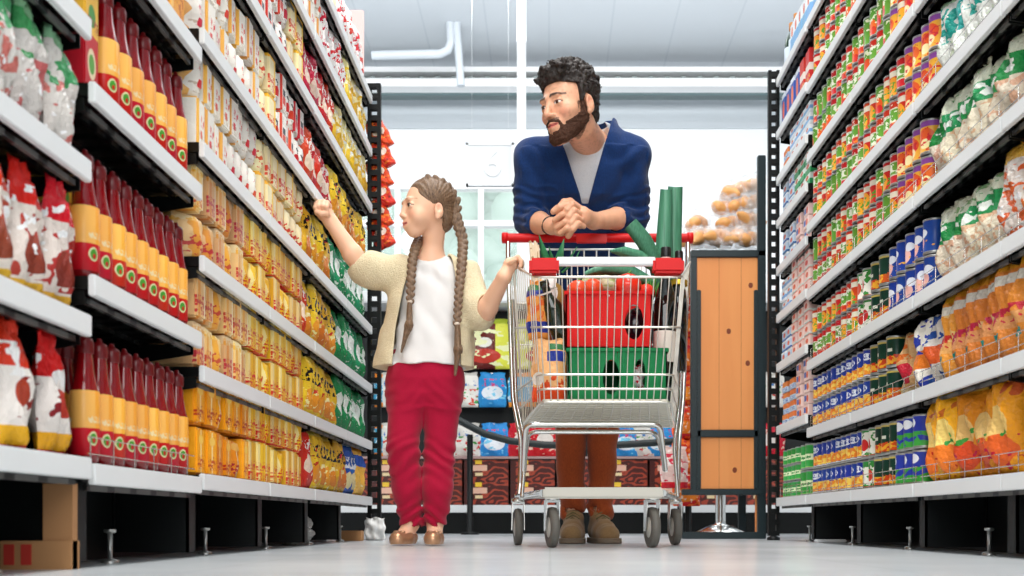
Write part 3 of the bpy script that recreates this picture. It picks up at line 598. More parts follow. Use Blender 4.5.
# things under and beside the shelves
cb = empty('cardboard_box', (XL - .02, 1.924, 0)); kraft = pack_mat('kraft_card', '#b98a5c', [('v', .0, .0, '#b98a5c')], .8)
MB().box(-.052, .0, 0, .02, 0, .150).build('card_flap', kraft, cb)
o = MB().box(-.125, -.0, -.004, .028, 0, .05).build('card_base', kraft, cb)
pr = MB()
for x in (-.118, -.088): pr.box(x, x + .018, -.006, -.004, .008, .044)
pr.build('red_print', mat('red_print', '#c03428', .7), cb); tag(cb, 'brown cardboard box with red print pushed under the nearest left shelf', 'box')
tag(me_box(.1, .08, .045).build('cardboard_scrap', kraft), 'small cardboard box on the floor under far end of left shelves', 'box').location = (XL - .06, 4.80, 0)
pb = me_pillow(.15, .1, .11, 21, 12, 12, wob=.012).build('plastic_bag', pack_mat('crumpled_grey_plastic', '#9b9b98', [('n', 6, .58, 0, 1, '#d6d6d2')], .2, .9)); pb.location = (XL - .05, 3.95, 0.002); pb.rotation_euler = (0, 0, PI / 2)
tag(pb, 'crumpled clear plastic bag lying under the left shelves', 'bag')
pb = me_pillow(.09, .06, .1, 22, 12, 12, wob=.010).build('plastic_bag', mat('white_plastic_film', '#dedfdd', .25)); pb.location = (XL + .03, 4.9, 0.002)
tag(pb, 'crumpled white plastic bag at the foot of the left post', 'bag')
tag(me_box(.12, .05, .012, .004).build('torn_wrapper', mat('white_film', '#e4e6e6', .3)), 'torn white wrapper on the floor under right shelves', 'wrapper').location = (XR + .08, 4.35, .002)
# ------------------------------------------------------------------ low display across the back of the aisle
def attach(o, root):
    o.parent = root; o.matrix_parent_inverse = Matrix.Translation(-root.location); return o
YB = 7.8
bd = empty('display_unit', (0.1, YB, 0)); tag(bd, 'low black display unit across the far end of the aisle', 'shelves')
zb = lambda py: zy(py, YB)
bx0, bx1 = -1.75, 1.95
attach(MB().box(bx0, bx1, YB + .3, YB + .33, .0, zb(300)).build('pegboard', mat('black_pegboard', '#14191a', .6)), bd)
attach(MB().box(bx0, bx1, YB + .02, YB + .3, 0, .15).build('plinth', M_['black']), bd)
attach(MB().box(bx0, bx1, YB, YB + .3, .15, zb(505), b=.004).build('base_shelf', M_['rail']), bd)
attach(MB().box(bx0, bx1, YB, YB + .3, zb(458) - .006, zb(456) - .002, b=.002).build('shelf', mat('pinkish_shelf_edge', '#a88a86', .5)), bd)
attach(MB().box(bx0, bx1, YB - .02, YB + .35, zb(303), zb(291), b=.01).build('top_ledge', M_['rail']), bd)
for i in range(8):
    x = P(440 + i * 46 - 92, 0, YB).x
    attach(MB().box(x - .05, x + .05, YB + .26, YB + .27, zb(317), zb(309)).build('price_holder', mat('grey_price_tag', '#aab0b2', .5)), bd)
choc = mat('brown_chocolate_carton', '#5a2018', .35); k = NT(choc); g = k.coords(); u, d, v = k.sep(g)
nz_ = k.noise(k.scl(g, 2, .3, 1.5), 1.3, 1, .4); sw = k.math('SINE', k.math('MULTIPLY', nz_, 34.0))
c1 = k.mix(k.math('MULTIPLY', k.math('GREATER_THAN', sw, .35), k.math('GREATER_THAN', u, .12)), rgb('#4a1914'), rgb('#a5402a'))
def rect(a, b, c, d_): return k.math('MULTIPLY', k.between(u, a, b), k.between(v, c, d_))
c1 = k.mix(rect(.18, .52, .5, .76), c1, rgb('#e8b8a0')); c1 = k.mix(rect(.25, .42, .28, .42), c1, rgb('#e8d0a0')); c1 = k.mix(rect(.25, .4, .8, 1), c1, rgb('#f0c63a'))
k.t.links.new(c1, k.b.inputs['Base Color'])
cm = me_box(.315, .25, .16, .003)
km = kind_mesh('choc', [cm], [choc])[0]; n_ = 0
for i in range(11):
    for l in range(2):
        o = bpy.data.objects.new('chocolate_box', km); C.objects.link(o); o.location = (P(386 + (i - 1) * 46.5, 0, YB).x + .05, YB + .02, zb(505) + .002 + l * .1605)
        tag(o, 'brown swirl-printed chocolate carton, %s from the left, %s layer, back display' % (ordinal(i + 1), ['lower', 'upper'][l]), 'carton', 'chocolate cartons on the back display')
hang = {
 'blue': pack_mat('blue_sweet_bag', '#2f8fd6', [('e', .5, .4, .36, .2, '#e8eef4'), ('t', .58, .8, 5, .1, .9, '#d94f7a'), ('n', 5, .6, .1, .6, '#7fd0f0')], .2, .5),
 'white': pack_mat('white_sweet_bag', '#e9e6de', [('n', 5, .56, .05, .5, '#d84a3a'), ('n', 4, .6, .1, .6, '#48a04c'), ('t', .6, .75, 5, .1, .9, '#4a7ac0'), ('v', .9, 1, '#c9c6be')], .2, .5),
 'red': pack_mat('red_sweet_bag', '#cc2222', [('n', 5, .58, .1, .8, '#f0d4c0'), ('e', .5, .5, .28, .2, '#f0e8e0')], .2, .5),
 'orangeblue': pack_mat('orange_ended_blue_packet', '#3aa0c8', [('v', .86, 1, '#ec8a2a'), ('v', 0, .14, '#ec8a2a'), ('n', 5, .58, .2, .8, '#d8eef4')], .2, .5),
 'yellowgreen': pack_mat('yellow_green_bag', '#e4e650', [('u', .3, .7, '#6a1f1a'), ('e', .5, .52, .14, .1, '#f2f0e4'), ('e', .5, .25, .3, .14, '#c23a2c'), ('n', 5, .58, 0, 1, '#f4f6c0'), ('v', .9, 1, '#b8c83a')], .2, .5)}
HM = {k_: kind_mesh('h_' + k_, [me_pillow(.2, .06, .25, s, 10, 12, wob=.006) for s in (1, 2)], [m]) for k_, m in hang.items()}
HM['narrow'] = kind_mesh('h_n', [me_pillow(.07, .05, .24, 4, 8, 10)], [hang['orangeblue']])
HM['big'] = kind_mesh('h_big', [me_pillow(.38, .08, .36, 5, 12, 14)], [hang['yellowgreen']])
rowz = {1: 457, 2: 405, 3: 366}
def hb(px, row, key, label, wob=0):
    me = HM[key][wob % len(HM[key])]; o = bpy.data.objects.new('sweet_bag', me); C.objects.link(o); z = zb(rowz[row]) + (.004 if row == 1 else 0)
    o.location = (P(px, 0, YB + .1).x, YB + .12, z); tag(o, label, 'bag', 'bags hanging on the back display')
    h = .25 if key != 'big' else .36
    attach(MB().tube([(o.location.x, YB + .3, z + h - .01), (o.location.x, YB + .1, z + h - .01)], .004, 6).build('hook', M_['chrome']), bd)
hb(378, 1, 'narrow', 'narrow blue packet with orange ends, lower, beside the left post')
hb(391, 1, 'white', 'white and red sweet bag, lower row, left of girl\'s legs')
hb(378, 2, 'narrow', 'narrow blue packet with orange ends, upper, beside the left post')
hb(391, 2, 'white', 'white and red sweet bag, upper row, left of girl\'s legs')
hb(466, 1, 'white', 'white sweet bag right of the girl\'s knee, lower row', 1); hb(464, 2, 'white', 'white sweet bag by the girl\'s hip, upper row')
hb(494, 1, 'blue', 'blue sweet bag left of the cart, lower row'); hb(492, 2, 'blue', 'blue sweet bag left of the cart, upper row', 1)
hb(522, 1, 'red', 'red sweet bag behind the left side of the cart'); hb(522, 2, 'orangeblue', 'teal packet behind the left side of the cart', 1)
hb(545, 1, 'red', 'red and cream bag behind the cart, left of the man\'s legs', 1)
hb(484, 3, 'big', 'large yellow-green bag with dark red panel beside the girl')
hb(542, 3, 'big', 'large yellow-green bag behind the cart')
hb(626, 1, 'blue', 'blue bag right of the man\'s legs'); hb(643, 1, 'white', 'white bag between two blue bags under the cart'); hb(660, 1, 'blue', 'blue bag under right side of the cart', 1)
hb(740, 1, 'red', 'red bag on the back display behind the wooden panel'); hb(772, 1, 'red', 'red bag behind the right post, lower row', 1); hb(772, 2, 'white', 'white and red bag behind the right post, upper row')
tag(MB().tube([P(440, 412, 7.3), P(458, 420, 7.3), P(485, 434, 7.25), P(510, 441, 7.2), P(545, 445, 7.2), P(600, 446, 7.2), P(700, 440, 7.2)], .024, 10).build('barrier_rail', mat('dark_rubber', '#1c2424', .5)), 'dark curved bumper rail running in front of the back display', 'rail')
for i, x in enumerate((P(470, 0, 7.27).x, P(690, 0, 7.2).x)):
    tag(MB().lathe([(.06, 0), (.06, .015), (.02, .02), (.02, .60 if i else .66)], 14, M=Matrix.Translation((x, 7.27, 0))).build('barrier_post', M_['dark']), ['dark post carrying the bumper rail, behind the girl', 'dark post carrying the bumper rail, behind right side of cart'][i], 'post', 'bumper rail posts')
# ------------------------------------------------------------------ bread rack
YR = 5.4; r0 = P(762, 538, YR)
rk = empty('bread_rack', (P(728, 0, YR).x, YR, 0)); tag(rk, 'black framed rack with wooden side panels, bread on top', 'rack')
Xp = lambda px: P(px, 0, YR).x
Zp = lambda py: zy(py, YR)
def rbox(name, x0, x1, z0, z1, m, y0=0, y1=.035, b=.003): return attach(MB().box(Xp(x0), Xp(x1), YR + y0, YR + y1, z0, z1, b=b).build(name, m), rk)
tealb = mat('dark_teal_painted_steel', '#16262a', .4)
rbox('post', 758, 766, 0, Zp(155), tealb); rbox('post', 758, 766, 0, Zp(250), tealb, .55, .585)
rbox('post', 691, 697, Zp(494), Zp(250), tealb); rbox('post', 691, 697, 0, Zp(250), tealb, .55, .585)
for nm, a, b, c, d in (('crossbar', 691, 758, Zp(257), Zp(250)), ('crossbar', 691, 758, Zp(437), Zp(430)), ('crossbar', 682, 766, Zp(495), Zp(489)), ('base_bar', 682, 766, 0, Zp(532)), ('inner_strip', 697, 701, Zp(489), Zp(290)), ('inner_strip', 754, 758, Zp(489), Zp(290))):
    rbox(nm, a, b, c, d, tealb, -.004, .033)
rbox('base_bar', 682, 766, 0, .03, tealb, .55, .585)
for px in (685, 762): attach(MB().box(Xp(px) - .012, Xp(px) + .012, YR + .03, YR + .56, .0, .025).build('side_bar', tealb), rk)
def wood_mat(nm, a, b):
    m = mat(nm, a, .45); k = NT(m); o = k.coords('Object'); x, y, z = k.sep(o)
    wv = k.n('ShaderNodeTexWave', wave_type='RINGS', rings_direction='Z'); k.put(wv.inputs['Vector'], k.scl(o, 3.2, 1, .35, (-2.55, 0, 0))); wv.inputs['Scale'].default_value = 3; wv.inputs['Distortion'].default_value = 5; wv.inputs['Detail'].default_value = 3
    g = k.noise(k.scl(o, 60, 60, 2.5), 1, 3, .6); c = k.mix(k.math('MULTIPLY', wv.outputs[1], .45), rgb(a), rgb(b)); c = k.mix(k.math('MULTIPLY', g, .35), c, rgb(b))
    for (kx, kz) in ((Xp(729), Zp(331)), (Xp(748), Zp(363)), (Xp(751), Zp(285)), (Xp(735), Zp(470))):
        dx = k.math('MULTIPLY', k.math('SUBTRACT', x, kx), 1.0); dz = k.math('MULTIPLY', k.math('SUBTRACT', z, kz), .8)
        r = k.math('SQRT', k.math('ADD', k.math('MULTIPLY', dx, dx), k.math('MULTIPLY', dz, dz))); c = k.mix(k.math('LESS_THAN', r, .011), c, rgb('#7a3414'))
    seam = k.math('LESS_THAN', k.math('FRACT', k.math('MULTIPLY', k.math('SUBTRACT', x, Xp(697)), 9.2)), .015)
    c = k.mix(seam, c, rgb('#8a4a20')); k.t.links.new(c, k.b.inputs['Base Color']); return m
wood = wood_mat('orange_pine', '#e89a58', '#d88444')
rbox('wood_panel', 697, 758, Zp(430), Zp(257), wood, .008, .026); rbox('wood_panel', 697, 758, Zp(489), Zp(437), wood, .008, .026)
rbox('wood_strip', 757, 760, .03, Zp(495), wood, .04, .06)
attach(MB().box(Xp(691), Xp(766), YR, YR + .585, Zp(250) - .03, Zp(250), b=.003).build('top_shelf', tealb), rk)
attach(MB().box(Xp(756), Xp(758), YR + .02, YR + .56, Zp(250), Zp(170), b=.0).build('side_guard', mat('clear_acrylic', '#e8f0f2', .1, alpha=.18)), rk)
ped = empty('chrome_pedestal', (P(721, 0, 5.7).x, 5.72, 0)); tag(ped, 'round chrome pedestal foot behind the lower wooden panel', 'stand')
MB().lathe([(.145, 0), (.145, .012), (.12, .035), (.07, .06), (.03, .072), (.026, .085)], 32).build('domed_base', M_['chrome'], ped)
MB().lathe([(.027, .08), (.027, 1.2)], 20).build('column', M_['chrome'], ped)
def crust_mat():
    m = mat('bread_crust', '#dc9a50', .5); k = NT(m); o = k.coords('Object'); a = k.noise(o, 22, 3, .6)
    k.t.links.new(k.mix(a, rgb('#c8742e'), rgb('#f0c07c')), k.b.inputs['Base Color']); k.bump(a, .3, .004); return m
crust = crust_mat(); film = mat('clear_bread_film', '#ffffff', .12, spec=1, alpha=.26); k = NT(film); k.bump(k.noise(k.coords('Object'), 34, 3, .6), 1.0, .01)
wr = random.Random(3)
film_me = kind_mesh('film', [me_pillow(.17, .11, .11, s, 12, 12, wob=.012) for s in (31, 32)], [film])
def croissant():
    m = MB(); pts = []; rr = []
    for i in range(13):
        t = i / 12 * 2 - 1; pts.append((t * .072, .02 * t * t, .012 * (1 - t * t))); rr.append(.008 + .027 * (1 - abs(t) ** 1.6) * (1 + .12 * math.cos(i * PI)))
    return m.tube(pts, rr, 12)
cro = kind_mesh('croissant', [croissant()], [crust])[0]
bun = kind_mesh('bun', [MB().ell((0, 0, 0), (.046, .044, .032), 12)], [crust])[0]
spots = [(690, 249, .02, 'bottom row, leftmost', 0), (703, 249, .02, 'bottom row, second from the left', 1), (718, 249, .02, 'bottom row, middle', 1), (733, 249, .02, 'bottom row, fourth from the left', 1), (748, 249, .02, 'bottom row, beside the tall post', 0),
         (696, 233, .07, 'second row, leftmost', 0), (728, 233, .07, 'second row, middle', 0), (748, 232, .07, 'second row, beside the tall post', 1), (722, 217, .1, 'third row, left', 0), (738, 215, .1, 'third row, middle', 0), (750, 214, .1, 'third row, beside the post', 1), (748, 199, .12, 'topmost of the pile, beside the post', 1), (733, 203, .12, 'near the top, left of topmost', 1)]
for i, (px, py, yo, pos, kd) in enumerate(spots):
    p = P(px, py, YR + .08 + yo); t = empty('bread_bag', (p.x, p.y, p.z + .002), wr.uniform(-.4, .4))
    o = bpy.data.objects.new('film', film_me[i % 2]); C.objects.link(o); o.parent = t; o.location = (0, -.055, 0); o.scale = (.85, .9, 1.0)
    for q in range(2):
        o = bpy.data.objects.new('croissant' if kd else 'bread_roll', cro if kd else bun); C.objects.link(o); o.parent = t
        o.location = ((q - .5) * .05, -.02 + q * .03, .036 + q * .018); o.rotation_euler = (wr.uniform(-.4, .4), wr.uniform(-.6, .6), wr.uniform(-1, 1))
    tag(t, 'clear bag of golden %s on the rack, %s' % ('croissants' if kd else 'rolls', pos), 'bread bag', 'bread bags on the rack')
# bags of oranges and snacks hanging left of the rack
st_ = empty('hanging_strip', P(685, 480, 5.9)); tag(st_, 'thin upright strip of orange and red bags left of the wooden panel', 'display strip')
attach(MB().box(P(686, 0, 5.92).x, P(690, 0, 5.92).x, 5.95, 5.96, 0, zy(240, 5.9)).build('strip', M_['dark']), st_)
orb = pack_mat('net_of_oranges', '#e8611f', [('n', 3.5, .52, 0, 1, '#d0201f'), ('e', .5, .3, .4, .18, '#f08a2a'), ('n', 6, .6, .1, .9, '#f4dcc8')], .25, .6)
OM = kind_mesh('orb', [me_pillow(.15, .07, .19, s, 9, 10, wob=.006) for s in (1, 2)], [orb])
for i in range(7):
    p = P(687, 268 + i * 34 + 34, 5.86); o = bpy.data.objects.new('fruit_bag', OM[i % 2]); C.objects.link(o); o.location = (p.x, p.y, p.z)
    tag(o, 'red and orange bag on the strip beside wooden panel, %s from the top' % ordinal(i + 1), 'bag', 'bags on the strip by the rack')
o = me_pillow(.14, .08, .22, 9, 10, 12, wob=.007).build('fruit_bag', pack_mat('clear_red_and_white_bag', '#e9c9c0', [('n', 4, .52, .05, .8, '#d2303a'), ('v', 0, .14, '#d42a1c'), ('n', 6, .58, .2, .9, '#f4ece8')], .15, .6))
o.location = P(675, 488, 5.7); tag(o, 'clear red and white bag hanging low behind right side of cart', 'bag')
# strip of orange snack bags at the far end of the left shelves
cs = empty('clip_strip', P(380, 250, 5.15)); tag(cs, 'clip strip on the end of left shelves', 'display strip')
attach(MB().box(P(374, 0, 5.12).x, P(380, 0, 5.12).x, 5.10, 5.108, zy(250, 5.12), zy(122, 5.12)).build('strip', M_['dark']), cs)
sob = pack_mat('orange_red_snack_bag', '#dd3f1e', [('n', 4, .54, .1, .9, '#f0792a'), ('e', .5, .5, .3, .12, '#f6e0d0'), ('v', .9, 1, '#46301f'), ('n', 6, .62, 0, 1, '#7c2214')], .2, .6)
SM = kind_mesh('sob', [me_pillow(.09, .045, .14, s, 9, 10, wob=.005) for s in (1, 2)], [sob])
for i in range(6):
    p = P(386 + (i % 2) * 2, 146 + i * 20, 5.06); o = bpy.data.objects.new('snack_bag', SM[i % 2]); C.objects.link(o); o.location = p; o.rotation_euler = (0, -.5, .2)
    tag(o, 'orange-red snack bag on the clip strip by left post, %s from top' % ordinal(i + 1), 'bag', 'snack bags on the clip strip')
# ------------------------------------------------------------------ shopping cart
ct = empty('shopping_cart', (.13, 3.72, 0)); tag(ct, 'metal shopping cart with red handle and red corner bumpers, full of groceries', 'shopping cart')
redp = mat('red_plastic', '#cc0f12', .45, spec=.3); rubber = mat('grey_rubber', '#5d5a54', .6); greyp = mat('pale_grey_plastic', '#dfe1e2', .4)
FY, RY = 3.38, 3.95
ftl, ftr = P(535, 277, FY), P(681, 277, FY); fbl, fbr = P(533, 402, FY + .02), P(669, 402, FY + .02)
rtl, rtr = P(508, 262, RY), P(690, 262, RY); rbl, rbr = P(519, 428, RY - .03), P(676, 428, RY - .03)
fbl.x = P(541, 0, FY).x; fbr.x = P(671, 0, FY).x
lerp = lambda a, b, t: a + (b - a) * t
def curve(pts, n=6):        # rounded polyline
    out = [Vector(pts[0])]
    for i in range(1, len(pts) - 1):
        a, b, c = map(Vector, (pts[i - 1], pts[i], pts[i + 1])); r = min(.03, (b - a).length * .4, (c - b).length * .4)
        p0 = b + (a - b).normalized() * r; p1 = b + (c - b).normalized() * r
        for k in range(n + 1): t = k / n; out.append((p0 * (1 - t) ** 2 + b * 2 * t * (1 - t) + p1 * t * t))
    return out + [Vector(pts[-1])]
W = M_['wire']
def part(name, mb, m, parent=None):
    o = mb.build(name, m); return attach(o, ct) if parent is None else o
# front panel
fp = MB()
for i in range(19):
    t = (i + .5) / 19; a = lerp(ftl, ftr, t); b = lerp(fbl, fbr, t); fp.tube([a, b, b + Vector((0, .02, -.006))], .0019, 6)
part('front_panel', fp, W)
sp = {}
for nm, T, B, T2, B2 in (('side_panel', ftl, fbl, rtl, rbl), ('side_panel', ftr, fbr, rtr, rbr)):
    s = MB()
    for i in range(13):
        t = (i + .5) / 13; s.tube([lerp(T, T2, t), lerp(B, B2, t)], .0019, 6)
    part(nm, s, W)
rp = MB()
for i in range(17):
    t = (i + .5) / 17; rp.tube([lerp(rtl, rtr, t), lerp(rbl, rbr, t)], .0019, 6)
for t in (.25, .5, .75): rp.tube([lerp(rtl, rbl, t), lerp(rtr, rbr, t)], .0022, 6)
part('rear_panel', rp, W)
for v, r in ((0, .0042), (.40, .0034), (.78, .0036), (.895, .0036), (1, .0036)):
    a = [lerp(rtl, rbl, v), lerp(ftl, fbl, v), lerp(ftr, fbr, v), lerp(rtr, rbr, v)]
    part('hoop_wire', MB().tube(curve(a), r, 8), W)
bt = MB()
for i in range(15):
    t = (i + .5) / 15; bt.tube([lerp(fbl, fbr, t), lerp(rbl, rbr, t)], .0018, 6)
for i in range(14):
    t = (i + .5) / 14; bt.tube([lerp(fbl, rbl, t), lerp(fbr, rbr, t)], .0018, 6)
part('basket_floor', bt, W)
part('floor_tray', MB().add([fbl + Vector((.006, .01, .004)), fbr + Vector((-.006, .01, .004)), rbr + Vector((-.01, -.01, .004)), rbl + Vector((.01, -.01, .004)), fbl + Vector((.006, .01, .010)), fbr + Vector((-.006, .01, .010)), rbr + Vector((-.01, -.01, .01)), rbl + Vector((.01, -.01, .01))], [(0, 3, 2, 1), (4, 5, 6, 7), (0, 1, 5, 4), (1, 2, 6, 5), (2, 3, 7, 6), (3, 0, 4, 7)]), mat('beige_tray_mesh', '#d6d0bd', .5, .15))
for px0, px1 in ((529, 559), (653, 684)):
    a, b = P(px0, 273, FY - .012), P(px1, 258, FY - .012)
    part('corner_bumper', MB().box(a.x, b.x, FY - .022, FY + .035, a.z, b.z, b=.008), redp)
a, b = P(556, 266, FY), P(656, 257.5, FY); part('front_lip', MB().box(a.x, b.x, FY - .012, FY + .012, a.z, b.z, b=.004), greyp)
# handle
hl, hr = P(505, 238, 3.98), P(690, 238, 3.98)
part('handle', MB().tube([hl, hr], .0165, 14), redp)
a, b = P(576, 243, 3.955), P(607, 234, 3.955); part('handle_badge', MB().box(a.x, b.x, 3.950, 3.966, a.z, b.z, b=.003), mat('red_badge', '#d8201c', .4, spec=.3))
for hx, sgn in ((hl, -1), (hr, 1)):
    part('handle_end', MB().lathe([(.010, -.012), (.02, -.010), (.02, .010), (.010, .012)], 16, M=Matrix.Translation(hx) @ Matrix.Rotation(PI / 2, 4, 'Y')), redp)
for (x0, x1, x2, x3) in ((508, 513, 521, 518), (688, 683, 679, 675)):
    part('frame_tube', MB().tube(curve([P(x0, 240, 3.98), P(x0, 262, 3.96), P(x1, 400, 3.94), P(x2, 440, 3.93), P(x2 - 1, 486, 3.93), P(x3, 500, 3.92)]), .0085, 12), M_['chrome'])
    part('frame_tube', MB().tube(curve([P(x0 + (5 if x0 < 600 else -5), 300, 3.86), P(x1 + (3 if x0 < 600 else -3), 400, 3.8), P(x2 + (5 if x0 < 600 else -5), 446, 3.75), P(x2 + (1 if x0 < 600 else -1), 497, 3.7)]), .0065, 10), M_['chrome'])
part('support_bar', MB().tube(curve([P(524, 470, 3.62), P(526, 424, 3.5), P(660, 424, 3.5), P(665, 470, 3.62)]), .009, 12), M_['chrome'])
part('support_bar', MB().tube(curve([P(526, 452, 3.66), P(529, 432, 3.56), P(656, 432, 3.56), P(662, 452, 3.66)]), .007, 12), M_['chrome'])
# lower chassis
cy0, cy1 = 3.50, 3.92
c0, c1 = P(543, 493, cy0), P(663, 493, cy0); d0, d1 = P(518, 497, cy1), P(675, 497, cy1)
part('chassis_bar', MB().box(c0.x, c1.x, cy0 - .012, cy0 + .012, c0.z - .018, c0.z + .018, b=.006), M_['dullwire'])
part('chassis_tube', MB().tube([c0, d0], .012, 12), M_['chrome']); part('chassis_tube', MB().tube([c1, d1], .012, 12), M_['chrome'])
lr = MB()
for i in range(5):
    t = i / 4; a = lerp(c0, d0, t * .9 + .06); b = lerp(c1, d1, t * .9 + .06); lr.tube([a, b], .0045, 8)
part('lower_rack', lr, W)
part('chassis_bar', MB().tube([d0 + Vector((.0, 0, .004)), d1 + Vector((0, 0, .004))], .010, 12), M_['chrome'])
def caster(px, Y, yaw):
    x = P(px, 0, Y).x; R_ = .066; T = Matrix.Translation((x, Y, R_)) @ Matrix.Rotation(yaw, 4, 'Z')
    f = MB(); f.lathe([(.017, R_ + .018), (.024, R_ + .02), (.024, R_ + .034), (.012, R_ + .038), (.012, R_ + .05)], 14, M=T)
    for s_ in (-1, 1):
        vs = [T @ Vector(p) for p in ((s_ * .019, -.022, R_ + .02), (s_ * .019, .022, R_ + .02), (s_ * .021, .016, -.012), (s_ * .021, -.006, -.012), (s_ * .022, -.022, R_ + .02), (s_ * .022, .022, R_ + .02), (s_ * .024, .016, -.012), (s_ * .024, -.006, -.012))]
        f.add(vs, [(0, 1, 2, 3), (7, 6, 5, 4), (0, 4, 5, 1), (1, 5, 6, 2), (2, 6, 7, 3), (3, 7, 4, 0)])
    f.box(-.022, .022, -.022, .022, R_ + .014, R_ + .022, M=T)
    fo = attach(f.build('caster_fork', M_['chrome']), ct)
    TW = T @ Matrix.Rotation(PI / 2, 4, 'Y')
    wo_ = MB().lathe([(.040, -.012), (.056, -.014), (.064, -.011), (R_, 0), (.064, .011), (.056, .014), (.040, .012)], 32, M=TW).build('wheel', rubber); attach(wo_, ct)
    hu = MB().lathe([(.01, -.017), (.038, -.011), (.041, -.008), (.041, .008), (.038, .011), (.01, .017)], 24, M=TW).build('hub', mat('grey_hub', '#b5b2aa', .4)); hu.parent = wo_; hu.matrix_parent_inverse = Matrix.Identity(4)
for px, Y, yaw in ((518, 3.92, .10), (675, 3.92, .12), (552, 3.55, .22), (652, 3.55, .18)): caster(px, Y, yaw)
# child seat flap inside the rear
fl = MB()
for i in range(9):
    t = (i + .5) / 9; a = lerp(rtl, rtr, .18 + .6 * t) + Vector((0, -.10, .02)); fl.tube([a, a + Vector((0, .0, -.13))], .003, 6)
a0_, a1_ = lerp(rtl, rtr, .16) + Vector((0, -.10, .02)), lerp(rtl, rtr, .8) + Vector((0, -.10, .02)); fl.tube([a0_, a1_], .004, 8); fl.tube([a0_ + Vector((0, 0, -.05)), a1_ + Vector((0, 0, -.05))], .004, 8)
part('child_seat', fl, mat('grey_painted_wire', '#b9bcbc', .4, .4))
# ------------------------------------------------------------------ groceries in the cart
def hole_panel(m, x0, x1, z0, z1, y, t, holes):
    """front panel split in columns, each with an oval hole (cx, cz, rx, rz)"""
    n = len(holes); N = 32
    for i, hh in enumerate(holes):
        a, b = x0 + (x1 - x0) * i / n, x0 + (x1 - x0) * (i + 1) / n
        if hh is None: m.box(a, b, y, y + t, z0, z1); continue
        cx, cz, rx, rz = hh; out = []; inn = []
        for k in range(N):
            an = 2 * PI * k / N; c_, s_ = math.cos(an), math.sin(an); inn.append((cx + rx * c_, cz + rz * s_))
            tx = ((b - cx) if c_ > 0 else (a - cx)) / c_ if abs(c_) > 1e-6 else 1e9; tz = ((z1 - cz) if s_ > 0 else (z0 - cz)) / s_ if abs(s_) > 1e-6 else 1e9
            q = min(tx, tz); out.append((cx + q * c_, cz + q * s_))
        vs = [(p[0], y, p[1]) for p in out] + [(p[0], y, p[1]) for p in inn] + [(p[0], y + t, p[1]) for p in out] + [(p[0], y + t, p[1]) for p in inn]
        fs = []
        for k in range(N):
            j = (k + 1) % N; fs += [(k, j, N + j, N + k), (2 * N + k, 3 * N + k, 3 * N + j, 2 * N + j), (N + k, N + j, 3 * N + j, 3 * N + k)]
        m.add(vs, fs)
def crate(x0, x1, y0, y1, z0, z1, m, holes, label, ribs=8):
    t = empty('crate', ((x0 + x1) / 2, y0, z0)); tk = .004; f = MB(); hole_panel(f, x0, x1, z0 + .0, z1, y0, tk, holes)
    f.box(x0, x1, y1 - tk, y1, z0, z1); f.box(x0, x0 + tk, y0, y1, z0, z1); f.box(x1 - tk, x1, y0, y1, z0, z1); f.box(x0, x1, y0, y1, z0, z0 + tk)
    attach(f.build('shell', m), t)
    r = MB(); r.box(x0 - .004, x1 + .004, y0 - .006, y0, z1 - .012, z1, b=.002); r.box(x0 - .004, x1 + .004, y1, y1 + .006, z1 - .012, z1, b=.002); r.box(x0 - .006, x0, y0, y1, z1 - .012, z1); r.box(x1, x1 + .006, y0, y1, z1 - .012, z1)
    attach(r.build('rim', m), t)
    rb = MB()
    for i in range(ribs):
        x = x0 + (x1 - x0) * (i + .5) / ribs
        if all(h is None or abs(x - h[0]) > h[2] + .004 for h in holes): rb.box(x - .003, x + .003, y0 - .004, y0, z0 + .004, z1 - .012)
    attach(rb.build('ribs', m), t); tag(t, label, 'crate', 'plastic crates in the cart')
gz0 = .467
gx0, gx1 = P(568, 0, 3.46).x, P(667, 0, 3.46).x; gz1 = zy(348, 3.46); hc = (gx0 + gx1) / 2
crate(gx0, gx1, 3.46, 3.74, gz0, gz1, mat('green_crate_plastic', '#067a42', .5, spec=.25), [(P(611, 0, 3.46).x, (gz0 + gz1) / 2 - .01, .026, .055), (P(640, 0, 3.46).x + .0, (gz0 + gz1) / 2 - .005, .018, .052)], 'green plastic crate with oval holes at the bottom of the cart')
rx0, rx1 = P(566, 0, 3.47).x, P(652, 0, 3.47).x
crate(rx0, rx1, 3.475, 3.72, gz1 + .003, zy(291, 3.475), mat('red_crate_plastic', '#d8100c', .5, spec=.25), [None, (P(634, 0, 3.475).x, gz1 + .085, .030, .055)], 'red plastic crate stacked on the green crate in the cart')
tag(me_pillow(.05, .05, .08, 5, 8, 8, wob=.006).build('food_packet', pack_mat('white_red_packet', '#ece8e4', [('n', 4, .55, 0, 1, '#c83a34')], .25, .4)), 'small white packet seen through the hole of green crate', 'packet').location = P(636, 389, 3.50)
def sphere_thing(name, p, r, m, label, cat, stalk=None, n=16, grp=None):
    t = empty(name, p); MB().ell((0, 0, 0), r, n).build('fruit_body', m, t)
    if stalk: MB().tube([(0, 0, r[2] * .85), (.004, 0, r[2] * 1.05), (.01, 0, r[2] * 1.2)], [.006, .004, .003], 8).build('stalk', stalk, t)
    tag(t, label, cat, grp)
toms = mat('tomato_red', '#e2301a', .18, coat=.5); pepo = mat('orange_red_pepper', '#e8502a', .2, coat=.4); stg = mat('stalk_green', '#4f8a3a', .5)
zt = zy(291, 3.475)
